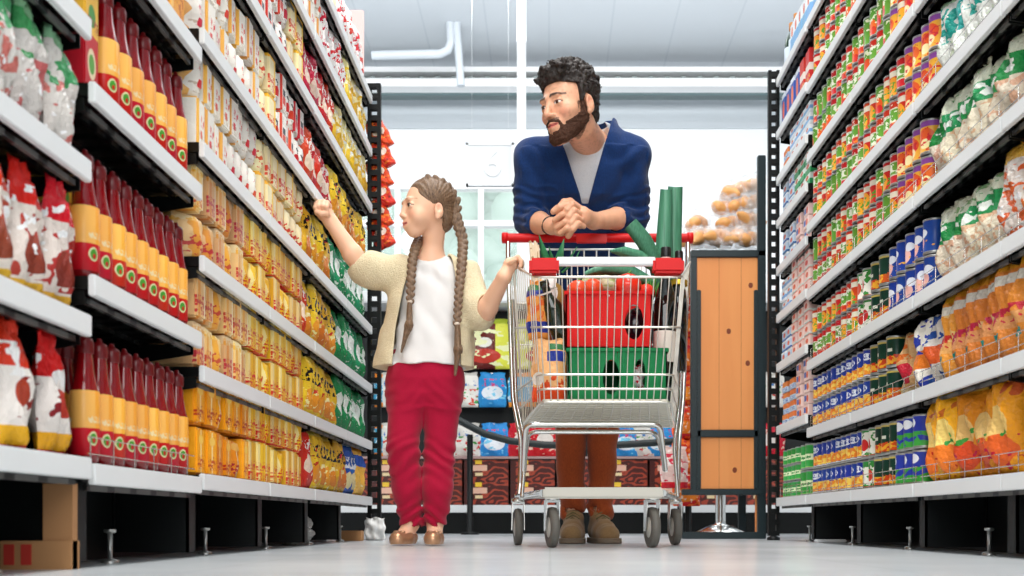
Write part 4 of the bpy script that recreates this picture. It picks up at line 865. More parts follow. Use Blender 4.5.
for p, r, m, l in (((P(628, 286, 3.50)), (.044, .044, .040), toms, 'big red tomato on top of the red crate'), (P(578, 290, 3.53), (.036, .034, .032), pepo, 'orange-red pepper at left end of the red crate'), (P(593, 289, 3.56), (.034, .034, .034), pepo, 'orange-red pepper beside the pale cabbage'), (P(646, 293, 3.58), (.03, .03, .03), toms, 'small tomato behind the big tomato')):
    sphere_thing('tomato' if m is toms else 'pepper', p, r, m, l, 'vegetable', stg, grp='vegetables in the cart')
sphere_thing('dark_item', P(636, 325, 3.55), (.038, .03, .055), mat('dark_item_skin', '#180f18', .2, coat=.4), 'added dark item seen through the hole of the red crate', 'vegetable', stg, grp='vegetables in the cart')  # unidentified dark lump added so the crate hole looks dark
cab = MB(); r_ = random.Random(5)
for i in range(9): cab.ell((r_.uniform(-.05, .05), r_.uniform(-.02, .02), r_.uniform(0, .02)), (.035, .028, .020 + r_.random() * .01), 10)
o = cab.build('cabbage', pack_mat('pale_cabbage_leaf', '#e4e0b8', [('n', 4, .55, 0, 1, '#b8c884')], .5)); o.location = P(606, 286, 3.62); tag(o, 'pale green cabbage lying on top of the red crate', 'vegetable', 'vegetables in the cart')
hb_ = MB()
for i in range(26):
    a = P(644 + r_.uniform(-6, 8), 302, 3.6); b = a + Vector((r_.uniform(-.02, .03), r_.uniform(-.02, .02), r_.uniform(.05, .09))); hb_.tube([a, (a + b) / 2 + Vector((.004, 0, 0)), b], [.002, .0035, .001], 5)
tag(hb_.build('herb_bunch', mat('herb_green', '#5c9a3e', .5)), 'green herb bunch between the tomato and dark bottle', 'herbs', kind='thing')
def bottle(p, q, R0, mglass, label, lab=None, neck=None, capm=None, H_=.3):
    """bottle standing from p towards q"""
    ax = (Vector(q) - Vector(p)).normalized(); t = empty('wine_bottle', p); T = ax.to_track_quat('Z', 'Y').to_matrix().to_4x4()
    MB().lathe([(R0 * .9, 0), (R0, .006), (R0, H_ * .6), (R0 * .85, H_ * .68), (R0 * .42, H_ * .78), (R0 * .38, H_ * .95), (R0 * .42, H_ * .955), (R0 * .42, H_)], 24, M=T).build('bottle_body', mglass, t)
    if lab: MB().lathe([(R0 * 1.01, H_ * lab[0]), (R0 * 1.015, H_ * lab[0] + .001), (R0 * 1.015, H_ * lab[1]), (R0 * 1.01, H_ * lab[1] + .001)], 24, M=T, caps=False).build('bottle_label', lab[2], t)
    if neck: MB().lathe([(R0 * neck[3], H_ * neck[0]), (R0 * neck[3] + .001, H_ * neck[0] + .001), (R0 * neck[3] + .001, H_ * neck[1])], 20, M=T, caps=False).build('neck_label', neck[2], t)
    if capm: MB().lathe([(R0 * .45, H_ * .93), (R0 * .47, H_ * .935), (R0 * .47, H_ * 1.0), (R0 * .4, H_ * 1.01)], 20, M=T).build('cap', capm, t)
    tag(t, label, 'bottle', 'bottles in the cart')
dk = mat('near_black_bottle_glass', '#0c1210', .06, coat=.6); dg_ = mat('dark_green_bottle_glass', '#16281a', .06, coat=.6); lc = mat('cream_label_paper', '#eadfd2', .6); lp = pack_mat('pink_neck_label', '#e2c0b6', [('t', .2, .8, 6, .1, .9, '#b06a60')], .5); goldm = mat('gold_foil', '#c9a83c', .3, .8)
bottle(P(664, 388, 3.56), P(666, 243, 3.56), .036, dk, 'tall black bottle with cream label and pink neck label in cart', (.18, .40, lc), (.86, .935, lp, .47), mat('black_cap', '#101010', .4), .45)
bottle(P(677, 372, 3.68), P(679, 252, 3.68), .030, dk, 'black bottle with gold-marked top by the right cart corner', (.72, .76, goldm), None, mat('black_cap_2', '#141210', .3), .40)
bottle(P(568, 352, 3.56), P(545, 286, 3.49), .034, dg_, 'dark green wine bottle leaning left beside the red crate', (.84, .86, lc), None, dg_, .24)
def bag_at(name, w_, d_, h_, p, m, label, seed, cat='bag', rot=(0, 0, 0), grp=None):
    o = me_pillow(w_, d_, h_, seed, 10, 14, wob=.005).build(name, m); o.location = p; o.rotation_euler = rot; return tag(o, label, cat, grp)
bag_at('food_bag', .105, .09, .20, P(549, 401, 3.44) + Vector((0, 0, .0)), pack_mat('orange_bag_with_blue_band', '#efb27a', [('v', .0, .22, '#d9401f'), ('n', 5, .54, 0, .4, '#d8431f'), ('r', .45, .95, .62, .78, '#2a3f94'), ('r', .5, .95, .80, .9, '#3b7a4a'), ('e', .2, .35, .16, .1, '#f0e8e0')], .2, .5), 'orange bag with blue band at bottom left of the cart', 3)
bag_at('food_bag', .07, .07, .19, P(538, 338, 3.50), pack_mat('orange_bag_upper', '#ef9a4a', [('r', .0, .9, .1, .28, '#2a3f94'), ('n', 5, .54, .3, .7, '#e8622c'), ('v', .8, .9, '#3b7a4a'), ('v', .7, .8, '#2a3f94')], .2, .5), 'orange bag with blue mark standing above the lower orange bag', 4)
bag_at('paper_bag', .05, .05, .13, P(549, 309, 3.58), mat('white_paper', '#ecebe6', .6), 'white paper bag beside the leaning bottle', 6)
asp = MB()
for i in range(6):
    a = P(535 + i * 1.0, 300, 3.6 + .01 * (i % 2)); b = P(530 + i * 1.6, 241 + (i % 3) * 2, 3.6); asp.tube([a, (a + b) / 2, b], [.006, .006, .004], 8)
tag(asp.build('asparagus_bundle', pack_mat('pale_stalks', '#e4d0b0', [('n', 5, .58, .4, 1, '#a9885c')], .5)), 'pale bundle of stalks sticking up at left rear of basket', 'vegetable')
def blade(m, pts, wd, thick=.003, side=Vector((1, 0, 0)), fold=.25):
    """a leaf: tapering strip with a keel"""
    pts = [Vector(p) for p in pts]; n = len(pts); vs = []
    for i, p in enumerate(pts):
        w_ = wd[i]; t = (pts[min(i + 1, n - 1)] - pts[max(i - 1, 0)]).normalized(); s = (side - t * side.dot(t)).normalized(); nn = t.cross(s)
        vs += [p - s * w_ / 2 - nn * w_ * fold, p + nn * thick, p + s * w_ / 2 - nn * w_ * fold, p - nn * thick * 1.4]
    fs = []
    for i in range(n - 1):
        for k_ in range(4): a = i * 4 + k_; b = i * 4 + (k_ + 1) % 4; fs.append((a, b, b + 4, a + 4))
    m.add(vs, fs, 0, True); m.add(vs[:4], [(3, 2, 1, 0)]); m.add(vs[-4:], [(0, 1, 2, 3)]); return m
pin = empty('pineapple', P(566, 330, 3.64)); leafg = pack_mat('pineapple_leaf_green', '#3f8f5c', [('u', .8, 1, '#5aa878')], .45)
attach(MB().ell(P(553, 300, 3.72), (.045, .045, .06), 14).build('fruit_body', mat('pineapple_brown', '#9a7432', .7)), pin)
for x0, y0, x1, y1, x2, y2, w_ in ((550, 268, 544, 252, 539, 235, .03), (556, 268, 560, 254, 564, 239, .032), (552, 268, 552, 258, 549, 247, .02), (560, 268, 570, 258, 577, 247, .012), (562, 272, 574, 262, 580, 250, .01), (548, 268, 540, 262, 533, 256, .012)):
    q = MB(); blade(q, [P(x0, y0, 3.7), P(x1, y1, 3.66), P(x2, y2, 3.63)], [w_, w_ * .8, .002]); attach(q.build('leaf', leafg), pin)
tag(pin, 'pineapple with spiky green leaves at the left rear of the cart', 'fruit')
lkm = mat('leek_green', '#2f7a58', .4); k = NT(lkm); o_ = k.coords('Object'); x_, y_, z_ = k.sep(o_); st1 = k.noise(k.scl(o_, 260, 260, 6), 1, 2, .5)
k.t.links.new(k.mix(st1, rgb('#1a5c40'), rgb('#65a584')), k.b.inputs['Base Color'])
lk = empty('leek', P(664, 262, 3.74)); tag(lk, 'pair of flat-cut leek leaves standing upright at right rear of cart', 'vegetable')
for pts, wd in (([P(664, 300, 3.72), P(664, 240, 3.72), P(666, 190, 3.72)], [.062, .056, .040]), ([P(673, 300, 3.75), P(673, 240, 3.75), P(675, 187.5, 3.75)], [.062, .056, .050])):
    q = MB(); blade(q, pts, wd, .004, fold=.22); attach(q.build('leaf', lkm), lk)
lk = empty('leek', P(660, 275, 3.66)); tag(lk, 'leek with leaves falling left across the top of the cart', 'vegetable')
for pts, wd, sd in (([P(660, 285, 3.68), P(655, 262, 3.64), P(643, 240, 3.6), P(630, 224, 3.58)], [.05, .055, .056, .05], Vector((.75, 0, .65))), ([P(655, 268, 3.6), P(640, 257, 3.56), P(624, 252, 3.53), P(611, 251, 3.5)], [.03, .04, .035, .01], Vector((0, .5, -.85))), ([P(655, 284, 3.6), P(630, 272, 3.56), P(606, 268, 3.54), P(585, 274, 3.54)], [.03, .045, .045, .015], Vector((0, .4, -.9)))):
    q = MB(); blade(q, pts, wd, .003, sd, fold=.1); attach(q.build('leaf', lkm), lk)
# ------------------------------------------------------------------ people: smooth solids from distance fields
def lattice(seed, n=16):
    return np.random.RandomState(seed).rand(n, n, n).astype(np.float32) * 2 - 1
_lat = {}
def vnoise(x, y, z, seed=0):
    if seed not in _lat: _lat[seed] = lattice(seed)
    L_ = _lat[seed]; n = L_.shape[0]
    x, y, z = np.broadcast_arrays(x, y, z)
    xi = np.floor(x).astype(int); yi = np.floor(y).astype(int); zi = np.floor(z).astype(int)
    fx = x - xi; fy = y - yi; fz = z - zi
    fx = fx * fx * (3 - 2 * fx); fy = fy * fy * (3 - 2 * fy); fz = fz * fz * (3 - 2 * fz)
    o = 0
    for a in (0, 1):
        for b in (0, 1):
            for c in (0, 1):
                o = o + L_[(xi + a) % n, (yi + b) % n, (zi + c) % n] * (fx if a else 1 - fx) * (fy if b else 1 - fy) * (fz if c else 1 - fz)
    return o
class SDF:
    def __init__(s, lo, hi, h):
        s.lo = np.array(lo, float); s.h = h; s.n = tuple(int(math.ceil((b - a) / h)) + 1 for a, b in zip(lo, hi)); s.f = np.full(s.n, .2, np.float32)
    def _sub(s, lo, hi):
        a = [max(0, int(math.floor((l - o) / s.h))) for l, o in zip(lo, s.lo)]; b = [min(n, int(math.ceil((u - o) / s.h)) + 2) for u, o, n in zip(hi, s.lo, s.n)]
        if any(x >= y for x, y in zip(a, b)): return None
        sl = tuple(slice(x, y) for x, y in zip(a, b))
        ax = [(s.lo[i] + np.arange(a[i], b[i]) * s.h).astype(np.float32) for i in range(3)]
        return sl, ax[0][:, None, None], ax[1][None, :, None], ax[2][None, None, :]
    def op(s, fn, lo, hi, k=.01, mode='add'):
        m = k + 3 * s.h; r = s._sub([v - m for v in lo], [v + m for v in hi])
        if r is None: return s
        sl, X, Y, Z = r; d = fn(X, Y, Z); f = s.f[sl]
        if mode == 'add': hh = np.clip(.5 + .5 * (f - d) / k, 0, 1); s.f[sl] = f * (1 - hh) + d * hh - k * hh * (1 - hh)
        elif mode == 'keep': d = -d; s.f[sl] = np.maximum(f, d)
        else: d = -d; hh = np.clip(.5 - .5 * (f - d) / k, 0, 1); s.f[sl] = f * (1 - hh) + d * hh + k * hh * (1 - hh)
        return s
    def ell(s, c, r, k=.01, R=None, mode='add'):
        c = np.array(c, float); r = np.array(r, float); q = max(r); Rm = None if R is None else np.array(R, float)
        def fn(X, Y, Z):
            x, y, z = X - c[0], Y - c[1], Z - c[2]
            if Rm is not None: x, y, z = (Rm[0, 0] * x + Rm[1, 0] * y + Rm[2, 0] * z), (Rm[0, 1] * x + Rm[1, 1] * y + Rm[2, 1] * z), (Rm[0, 2] * x + Rm[1, 2] * y + Rm[2, 2] * z)
            k0 = np.sqrt((x / r[0]) ** 2 + (y / r[1]) ** 2 + (z / r[2]) ** 2); k1 = np.sqrt((x / r[0] ** 2) ** 2 + (y / r[1] ** 2) ** 2 + (z / r[2] ** 2) ** 2) + 1e-9
            return k0 * (k0 - 1) / k1
        return s.op(fn, c - q, c + q, k, mode)
    def cap(s, a, b, ra, rb, k=.01, mode='add'):
        a = np.array(a, float); b = np.array(b, float); ab = b - a; L2 = max(ab @ ab, 1e-9)
        def fn(X, Y, Z):
            t = np.clip(((X - a[0]) * ab[0] + (Y - a[1]) * ab[1] + (Z - a[2]) * ab[2]) / L2, 0, 1)
            return np.sqrt((X - a[0] - t * ab[0]) ** 2 + (Y - a[1] - t * ab[1]) ** 2 + (Z - a[2] - t * ab[2]) ** 2) - (ra + (rb - ra) * t)
        q = max(ra, rb); return s.op(fn, np.minimum(a, b) - q, np.maximum(a, b) + q, k, mode)
    def chain(s, pts, rs, k=.006):
        for i in range(len(pts) - 1): s.cap(pts[i], pts[i + 1], rs[i], rs[i + 1], k)
        return s
    def loft(s, st, k=.01, mode='add', p=2.3):
        """stations (z, cx, cy, rx, ry), rising"""
        st = sorted(st); zs = [a[0] for a in st]; col = [[a[i] for a in st] for i in range(5)]
        def fn(X, Y, Z):
            g = [np.interp(Z, zs, col[i]) for i in (1, 2, 3, 4)]
            u = np.abs(X - g[0]) / g[2]; v = np.abs(Y - g[1]) / g[3]
            d = ((u ** p + v ** p) ** (1 / p) - 1) * np.minimum(g[2], g[3]); e = np.maximum(zs[0] - Z, Z - zs[-1])
            return np.maximum(d, e)
        lo = (min(a[1] - a[3] for a in st), min(a[2] - a[4] for a in st), zs[0]); hi = (max(a[1] + a[3] for a in st), max(a[2] + a[4] for a in st), zs[-1])
        return s.op(fn, lo, hi, k, mode)
    def warp(s, fn, lo=None, hi=None):
        lo = s.lo if lo is None else lo; hi = (s.lo + (np.array(s.n) - 1) * s.h) if hi is None else hi
        sl, X, Y, Z = s._sub(lo, hi); f = s.f[sl]; m = np.abs(f) < .06
        s.f[sl] = np.where(m, f + fn(X, Y, Z), f); return s
    def mesh(s):
        """surface nets"""
        f = s.f; I = f < 0; c = np.zeros(tuple(n - 1 for n in f.shape), np.int8)
        cs = [(a, b, d) for a in (0, 1) for b in (0, 1) for d in (0, 1)]
        sh = lambda A, o: A[o[0]:A.shape[0] - 1 + o[0], o[1]:A.shape[1] - 1 + o[1], o[2]:A.shape[2] - 1 + o[2]]
        for o in cs: c += sh(I, o)
        act = (c > 0) & (c < 8); idx = np.argwhere(act); id_ = np.full(act.shape, -1, np.int32); id_[act] = np.arange(len(idx))
        pos = np.zeros((len(idx), 3)); cnt = np.zeros(len(idx))
        for a in cs:
            for ax in range(3):
                if a[ax]: continue
                b = list(a); b[ax] = 1
                fa = f[idx[:, 0] + a[0], idx[:, 1] + a[1], idx[:, 2] + a[2]]; fb = f[idx[:, 0] + b[0], idx[:, 1] + b[1], idx[:, 2] + b[2]]
                m = (fa < 0) != (fb < 0); t = np.where(m, fa / np.where(m, fa - fb, 1), 0); p = np.tile(np.array(a, float), (len(idx), 1)); p[:, ax] += t
                pos[m] += p[m]; cnt[m] += 1
        V = (idx + pos / np.maximum(cnt, 1)[:, None]) * s.h + s.lo; Fc = []
        for ax in range(3):
            u, v = (ax + 1) % 3, (ax + 2) % 3
            A = np.take(I, range(0, I.shape[ax] - 1), ax); B = np.take(I, range(1, I.shape[ax]), ax); e = np.argwhere(A != B)
            e = e[(e[:, u] > 0) & (e[:, v] > 0) & (e[:, u] < I.shape[u] - 1) & (e[:, v] < I.shape[v] - 1)]
            def cell(du, dv): q = e.copy(); q[:, u] -= du; q[:, v] -= dv; return id_[q[:, 0], q[:, 1], q[:, 2]]
            Q = np.stack([cell(1, 1), cell(0, 1), cell(0, 0), cell(1, 0)], 1); ins = I[e[:, 0], e[:, 1], e[:, 2]]; Q[~ins] = Q[~ins][:, ::-1]; Fc.append(Q)
        Fc = np.concatenate(Fc); Fc = Fc[(Fc >= 0).all(1)]
        return V, Fc
def build_np(name, parts, m, root, color=None):
    V = []; Fc = []; n = 0
    for v, f in parts: V.append(v); Fc.append(f + n); n += len(v)
    V = np.concatenate(V); Fc = np.concatenate(Fc); me = bpy.data.meshes.new(name)
    me.vertices.add(len(V)); me.vertices.foreach_set('co', V.astype(np.float32).ravel()); me.loops.add(len(Fc) * 4); me.loops.foreach_set('vertex_index', Fc.astype(np.int32).ravel())
    me.polygons.add(len(Fc)); me.polygons.foreach_set('loop_start', np.arange(len(Fc), dtype=np.int32) * 4); me.polygons.foreach_set('use_smooth', np.ones(len(Fc), bool))
    me.update(calc_edges=True); me.validate()
    if color is not None:
        c = np.concatenate([color(V), np.ones((len(V), 1))], 1).astype(np.float32); a = me.color_attributes.new('Col', 'FLOAT_COLOR', 'POINT'); a.data.foreach_set('color', c.ravel())
    me.materials.append(m); o = bpy.data.objects.new(name, me); C.objects.link(o); attach(o, root); return o
lin = lambda h: np.array(rgb(h)[:3])
def skin_mat(name):
    m = mat(name, '#e0a080', .42, spec=.4); k = NT(m); a = k.n('ShaderNodeVertexColor', layer_name='Col'); k.t.links.new(a.outputs[0], k.b.inputs['Base Color'])
    k.b.inputs['Subsurface Weight'].default_value = .12; k.b.inputs['Subsurface Radius'].default_value = (.012, .005, .003); return m
def cloth(name, col, rough=.85, scale=400, amp=.3, col2=None, dist=.002, s3=(1, 1, 1)):
    m = mat(name, col, rough, spec=.2); k = NT(m); o = k.coords('Object'); n = k.noise(k.scl(o, *s3), scale, 2, .6)
    if col2: k.t.links.new(k.mix(k.math('MULTIPLY_ADD', n, 1.6, -.3, clamp=True), rgb(col), rgb(col2)), k.b.inputs['Base Color'])
    k.b.inputs['Sheen Weight'].default_value = .15; k.bump(n, amp, dist); return m
class Fr:
    """frame of a head: centre, rotation, scale"""
    def __init__(s, c, rot, sc_): s.c = np.array(c, float); s.R = np.array(rot.to_matrix()); s.s = sc_
    def w(s, p): return s.c + s.R @ (np.array(p, float) * s.s)
    def loc(s, V): return ((V - s.c) @ s.R) / s.s
def E(S, fr, c, r, k=.01, mode='add'): S.ell(fr.w(c), np.array(r) * fr.s, k * fr.s, fr.R, mode)
def K(S, fr, a, b, ra, rb, k=.01, mode='add'): S.cap(fr.w(a), fr.w(b), ra * fr.s, rb * fr.s, k * fr.s, mode)
def head_base(S, fr, child=False, off=0.0, feat=True):
    """skull, jaw, nose, lips, eye sockets, lids and ears; face looks along local -y"""
    E(S, fr, (0, .014, .034), (.074 + off, .094 + off, .080 + off), .02)
    E(S, fr, (0, -.034, -.022), (.058 + off, .056 + off, (.066 if child else .072) + off), .03)
    if child:
        E(S, fr, (0, -.062, -.086), (.022 + off, .022 + off, .020 + off), .035)
        for s_ in (-1, 1): E(S, fr, (s_ * .034, -.056, -.036), (.027 + off, .027 + off, .028 + off), .02)
    else:
        E(S, fr, (0, -.068, -.096), (.026 + off, .022 + off, .020 + off), .03)
        for s_ in (-1, 1):
            E(S, fr, (s_ * .042, -.052, -.022), (.024 + off, .026 + off, .022 + off), .02); K(S, fr, (s_ * .056, .000, -.048), (s_ * .022, -.060, -.094), .015 + off, .017 + off, .025)
    if not feat: return
    K(S, fr, (-.034, -.084, .026), (.034, -.084, .026), .008, .008, .014)
    for s_ in (-1, 1):
        E(S, fr, (s_ * .032, -.101, .006), (.017, .013, .012), .012, 'sub')
        E(S, fr, (s_ * .031, -.0755, .005), (.0135, .0135, .0125), .004)
        K(S, fr, (s_ * .020, -.086, .012), (s_ * .043, -.080, .011), .0032, .003, .004)
        K(S, fr, (s_ * .021, -.086, -.003), (s_ * .042, -.080, -.002), .0028, .0028, .005)
        ez = -.020 if child else -.010
        E(S, fr, (s_ * .078, .014, ez), (.008, .017, .029), .006); E(S, fr, (s_ * .087, .011, ez + .007), (.007, .009, .015), .003, 'sub'); E(S, fr, (s_ * .077, .006, ez - .024), (.007, .008, .010), .005)
    n = .8 if child else 1.0
    K(S, fr, (0, -.086, .018), (0, -.086 - .022 * n, -.024), .008, .0095 * n, .012); E(S, fr, (0, -.089 - .020 * n, -.028), (.011 * n, .010 * n, .009 * n), .006)
    for s_ in (-1, 1): E(S, fr, (s_ * .0125 * n, -.097, -.031), (.008 * n, .009, .0065), .006); E(S, fr, (s_ * .007, -.103, -.0395), (.003, .004, .003), .003, 'sub')
    E(S, fr, (0, -.082, -.060), (.026, .016, .020), .02)
    K(S, fr, (-.022, -.086, -.0545), (0, -.0985, -.0545), .003, .0046, .004); K(S, fr, (0, -.0985, -.0545), (.022, -.086, -.0545), .0046, .003, .004)
    K(S, fr, (-.016, -.089, -.066), (0, -.0965, -.0675), .003, .0058, .004); K(S, fr, (0, -.0965, -.0675), (.016, -.089, -.066), .0058, .003, .004)
    K(S, fr, (-.019, -.094, -.0605), (.019, -.094, -.0605), .0012, .0012, .003, 'sub')
def face_color(V, fr, base, *, look=(0, 0), beard=None, brow='#2a1c16', lip='#c8655c', iris='#4a2f20', child=False):
    q = fr.loc(V); x, y, z = q.T; c = np.tile(lin(base), (len(V), 1)); near = (np.abs(x) < .12) & (y > -.14) & (y < .14) & (np.abs(z) < .14)
    def mixin(w, h): c[:] = c * (1 - w[:, None]) + lin(h) * w[:, None]
    sm = lambda d, e=.002: np.clip(.5 - d / e, 0, 1) * near
    n = vnoise(x * 160, y * 160, z * 160, 5)
    # warmer cheeks, nose and ears: a flush that belongs to the skin
    for cc, r in (((.040, -.075, -.028), .026), ((-.040, -.075, -.028), .026), ((0, -.108, -.028), .014), ((.083, .01, .0), .022), ((-.083, .01, 0), .022)):
        d = np.sqrt(((q - np.array(cc)) ** 2).sum(1)) / r; mixin(np.clip(1 - d, 0, 1) * .45 * near, '#e07f6a')
    front = y < -.05
    zl = z - 5.5 * x * x; ly = np.where(zl > -.0605, .0060 - .10 * np.abs(x), .0070 - .12 * np.abs(x))
    mixin(sm(np.abs(zl + .0605) - ly, .0025) * (np.abs(x) < .023) * (y < -.084), lip)
    mixin(sm(np.abs(zl + .0605) - .0013, .002) * (np.abs(x) < .021) * (y < -.084), '#6a2a26')
    for s_ in (-1, 1):
        e = np.array((s_ * .031, -.0755, .005)); d3 = np.sqrt(((q - e) ** 2).sum(1)); ex, ez = x - e[0], z - (e[2] - .0003)
        al = np.abs(ex) / .0130; op = (.0066 if child else .0054) * (1 - np.clip(al, 0, 1) ** 2) ** .6
        w = (np.abs(ez) < op) & (al < 1) & (y < -.072); mixin(w.astype(float), '#ece4de')
        ix, iz = ex - look[0], ez - look[1]; r = np.sqrt(ix ** 2 + iz ** 2) * (.82 if child else 1)
        mixin((w & (r < .0062)).astype(float), iris); mixin((w & (r < .0030)).astype(float), '#0c0807')
        lash = (np.abs(ez - op) < (.0022 if child else .0016)) & (al < 1.1) & (y < -.068); mixin(lash * .9, '#2a1a14')
        bx = np.clip((s_ * x - .012) / .038, 0, 1); bz = .0300 + .0020 * np.sin(bx * 3.1) - .0035 * bx; bt = (.0058 if not child else .0028) * (1 - .55 * bx)
        mixin(sm(np.abs(z - bz) - bt + .0012 * n, .003) * (s_ * x > .010) * (s_ * x < .052) * (y < -.05) * (.95 if not child else .6), brow)
        mixin(np.clip(1 - np.sqrt((x - s_ * .007) ** 2 + (y + .103) ** 2 + (z + .0395) ** 2) / .0045, 0, 1) * .8, '#5a2a22')
    if beard: mixin(np.clip(beard(x, y, z) + .25 * n, 0, 1) * near, '#2b1d17')
    return c
def finger(S, pts, r0, r1, k=.004):
    n = len(pts); S.chain([tuple(p) for p in pts], [r0 + (r1 - r0) * i / (n - 1) for i in range(n)], k)
def V3(*a): return np.array(a, float)
# ================================================================== the man
mp = empty('person', (.14, 4.25, 0)); tag(mp, 'bearded man in blue cardigan and rust trousers leaning on the cart handle', 'person')
mf = Fr(P(569, 108, 3.78), Matrix.Rotation(math.radians(-45), 4, 'Z').to_quaternion() @ Matrix.Rotation(math.radians(12), 4, 'X').to_quaternion() @ Matrix.Rotation(math.radians(-4), 4, 'Y').to_quaternion(), 1.07)
A = lambda px, py, Y: np.array(P(px, py, Y))
SL, SR = A(533, 158, 3.99), A(632, 156, 3.99); EL, ER = A(531, 221, 4.04), A(632, 217, 4.06); WL, WR = A(552, 226, 3.86), A(594, 221, 3.88)
NB = A(592, 146, 3.99)
B1_ = SDF((-.14, 3.58, 1.02), (.44, 4.16, 1.64), .003)
head_base(B1_, mf)
B1_.chain([tuple(mf.w((0, .030, -.055))), tuple(NB)], [.058, .058], .03)
B1_.cap(NB, A(586, 168, 4.04), .054, .056, .03); B1_.cap(SL, SR, .05, .05, .03); B1_.cap(A(586, 165, 4.03), A(584, 200, 4.10), .065, .07, .03)
for s_, e_, w_, sgn in ((SL, EL, WL, 1), (SR, ER, WR, -1)):
    B1_.cap(s_, e_, .045, .038, .02); m_ = e_ + (w_ - e_) * .4
    B1_.chain([tuple(e_), tuple(m_), tuple(w_)], [.040, .040, .027], .012)
    B1_.ell(w_, (.030, .027, .024), .012)
# clasped hands
HC = A(571, 219, 3.80)
def h_(x, y, z): x, z = x * 1.22, z * 1.22; return HC + np.array((x * .95 - z * .30, y * 1.15, x * .30 + z * .95))
# his left hand (right in the picture): back of the hand towards us, fingers reaching left over the other
PR = h_(.036, .012, .004); B1_.cap(WR, PR, .028, .028, .012); B1_.ell(h_(.028, .008, .002), (.036, .018, .034), .010)
PL = h_(-.036, .012, -.014); B1_.cap(WL, PL, .026, .026, .012); B1_.ell(h_(-.028, .006, -.010), (.034, .018, .032), .010)
for z0, ln, dz in ((.030, .040, .002), (.012, .046, -.002), (-.008, .044, -.004), (-.027, .036, -.004)):
    finger(B1_, [h_(.020, -.002, z0), h_(.000, -.026, z0 + .006), h_(-.022, -.026, z0 + dz + .003), h_(-.022 - ln * .55, -.012, z0 + dz - .001)], .0112, .0092)
for z0, dz in ((.020, .012), (.001, .012), (-.018, .012), (-.036, .010)):
    finger(B1_, [h_(-.022, -.004, z0 - .008), h_(-.006, -.030, z0), h_(.014, -.030, z0 + dz), h_(.027, -.012, z0 + dz - .008)], .0110, .0092)
finger(B1_, [h_(.030, .004, .026), h_(.012, -.010, .046), h_(-.006, -.018, .048), h_(-.020, -.020, .040)], .0125, .0100)
finger(B1_, [h_(-.034, .004, .008), h_(-.024, -.012, .030), h_(-.030, -.018, .036), h_(-.042, -.018, .032)], .0125, .0100)
B2_ = SDF((-.10, 3.9, 0), (.42, 4.65, 1.30), .008)
HPm = A(583, 322, 4.40)
B2_.loft([(.90, HPm[0], 4.40, .12, .08), (1.0, HPm[0], 4.36, .11, .07), (1.15, .13, 4.2, .12, .07), (1.27, .13, 4.08, .11, .06)], .03)
FL_, FR_ = A(573, 520, 4.36), A(600, 520, 4.38)
for f_, sgn in ((FL_, -1), (FR_, 1)):
    B2_.chain([(HPm[0] + sgn * .075, 4.40, .90), (f_[0] + sgn * .008, 4.355, .50), (f_[0], 4.37, .12)], [.065, .038, .032], .03); B2_.cap((f_[0], 4.37, .05), (f_[0], 4.26, .04), .035, .03, .02)
man_beard = lambda x, y, z: (np.clip((-.062 - .25 * (y + .06) * 0 - z) / .012, 0, 1) * np.clip((np.abs(x) - .026) / .010 + (z < -.080) * 2, 0, 1) * (y < .005) * (y > -.12) * (z > -.118) * .8 + ((np.abs(z + .0455) < .0055) & (np.abs(x) < .026) & (y < -.085)) * .8 + ((np.abs(x) > .064) & (z < .0) & (z > -.035) & (np.abs(y + .018) < .012)) * .9) * .9
def man_col(V):
    c = face_color(V, mf, '#e4ab8a', look=(.0005, -.001), beard=man_beard)
    q = mf.loc(V); body = q[:, 2] < -.16
    n = vnoise(V[:, 0] * 90, V[:, 1] * 90, V[:, 2] * 90, 3); c[body] = c[body] * (1 + .05 * n[body][:, None])
    # darker forearm hair, redder knuckles
    return c
sk = skin_mat('skin_of_the_man')
build_np('body', [B1_.mesh(), B2_.mesh()], sk, mp, man_col)
# beard and hair
Bd = SDF(mf.c - .16, mf.c + .14, .0026)
head_base(Bd, mf, off=.0036, feat=False)
def loc3(fr, X, Y, Z):
    q = [X - fr.c[0], Y - fr.c[1], Z - fr.c[2]]; R = fr.R; return [(R[0, i] * q[0] + R[1, i] * q[1] + R[2, i] * q[2]) / fr.s for i in range(3)]
def notbeard(X, Y, Z):
    x, y, z = loc3(mf, X, Y, Z); n_ = .003 * vnoise(X * 150, Y * 150, Z * 150, 12)
    top = (-.028 + (y + .012) * .55) - z + n_ - .0 * x                    # keep below the cheek line
    back = -(y - .006) + n_                                                # and in front of the ear
    mouth = np.sqrt((x / 1.15) ** 2 + ((z + .0640) / .72) ** 2 + (np.clip(y + .06, 0, 1) * 3) ** 2) - .024
    neck = z + .116 - .40 * (y + .07)
    return -np.minimum(np.minimum(np.minimum(top, back), mouth), neck) * -1 * mf.s if False else np.minimum(np.minimum(np.minimum(top, back), mouth), neck) * mf.s
Bd.op(lambda X, Y, Z: notbeard(X, Y, Z), Bd.lo, Bd.lo + np.array(Bd.n) * Bd.h, .005, 'keep')
for s_ in (-1, 1):
    K(Bd, mf, (s_ * .072, -.010, .018), (s_ * .0665, -.012, -.035), .006, .009, .008); K(Bd, mf, (s_ * .003, -.0995, -.0455), (s_ * .024, -.0885, -.053), .0036, .0040, .003); K(Bd, mf, (s_ * .025, -.0875, -.054), (s_ * .027, -.080, -.078), .0038, .006, .006)
E(Bd, mf, (0, -.0885, -.082), (.009, .006, .007), .006)
Bd.warp(lambda X, Y, Z: .0034 * vnoise(X * 260, Y * 260, Z * 260, 8) + .0015 * vnoise(X * 120, Y * 120, Z * 120, 9))
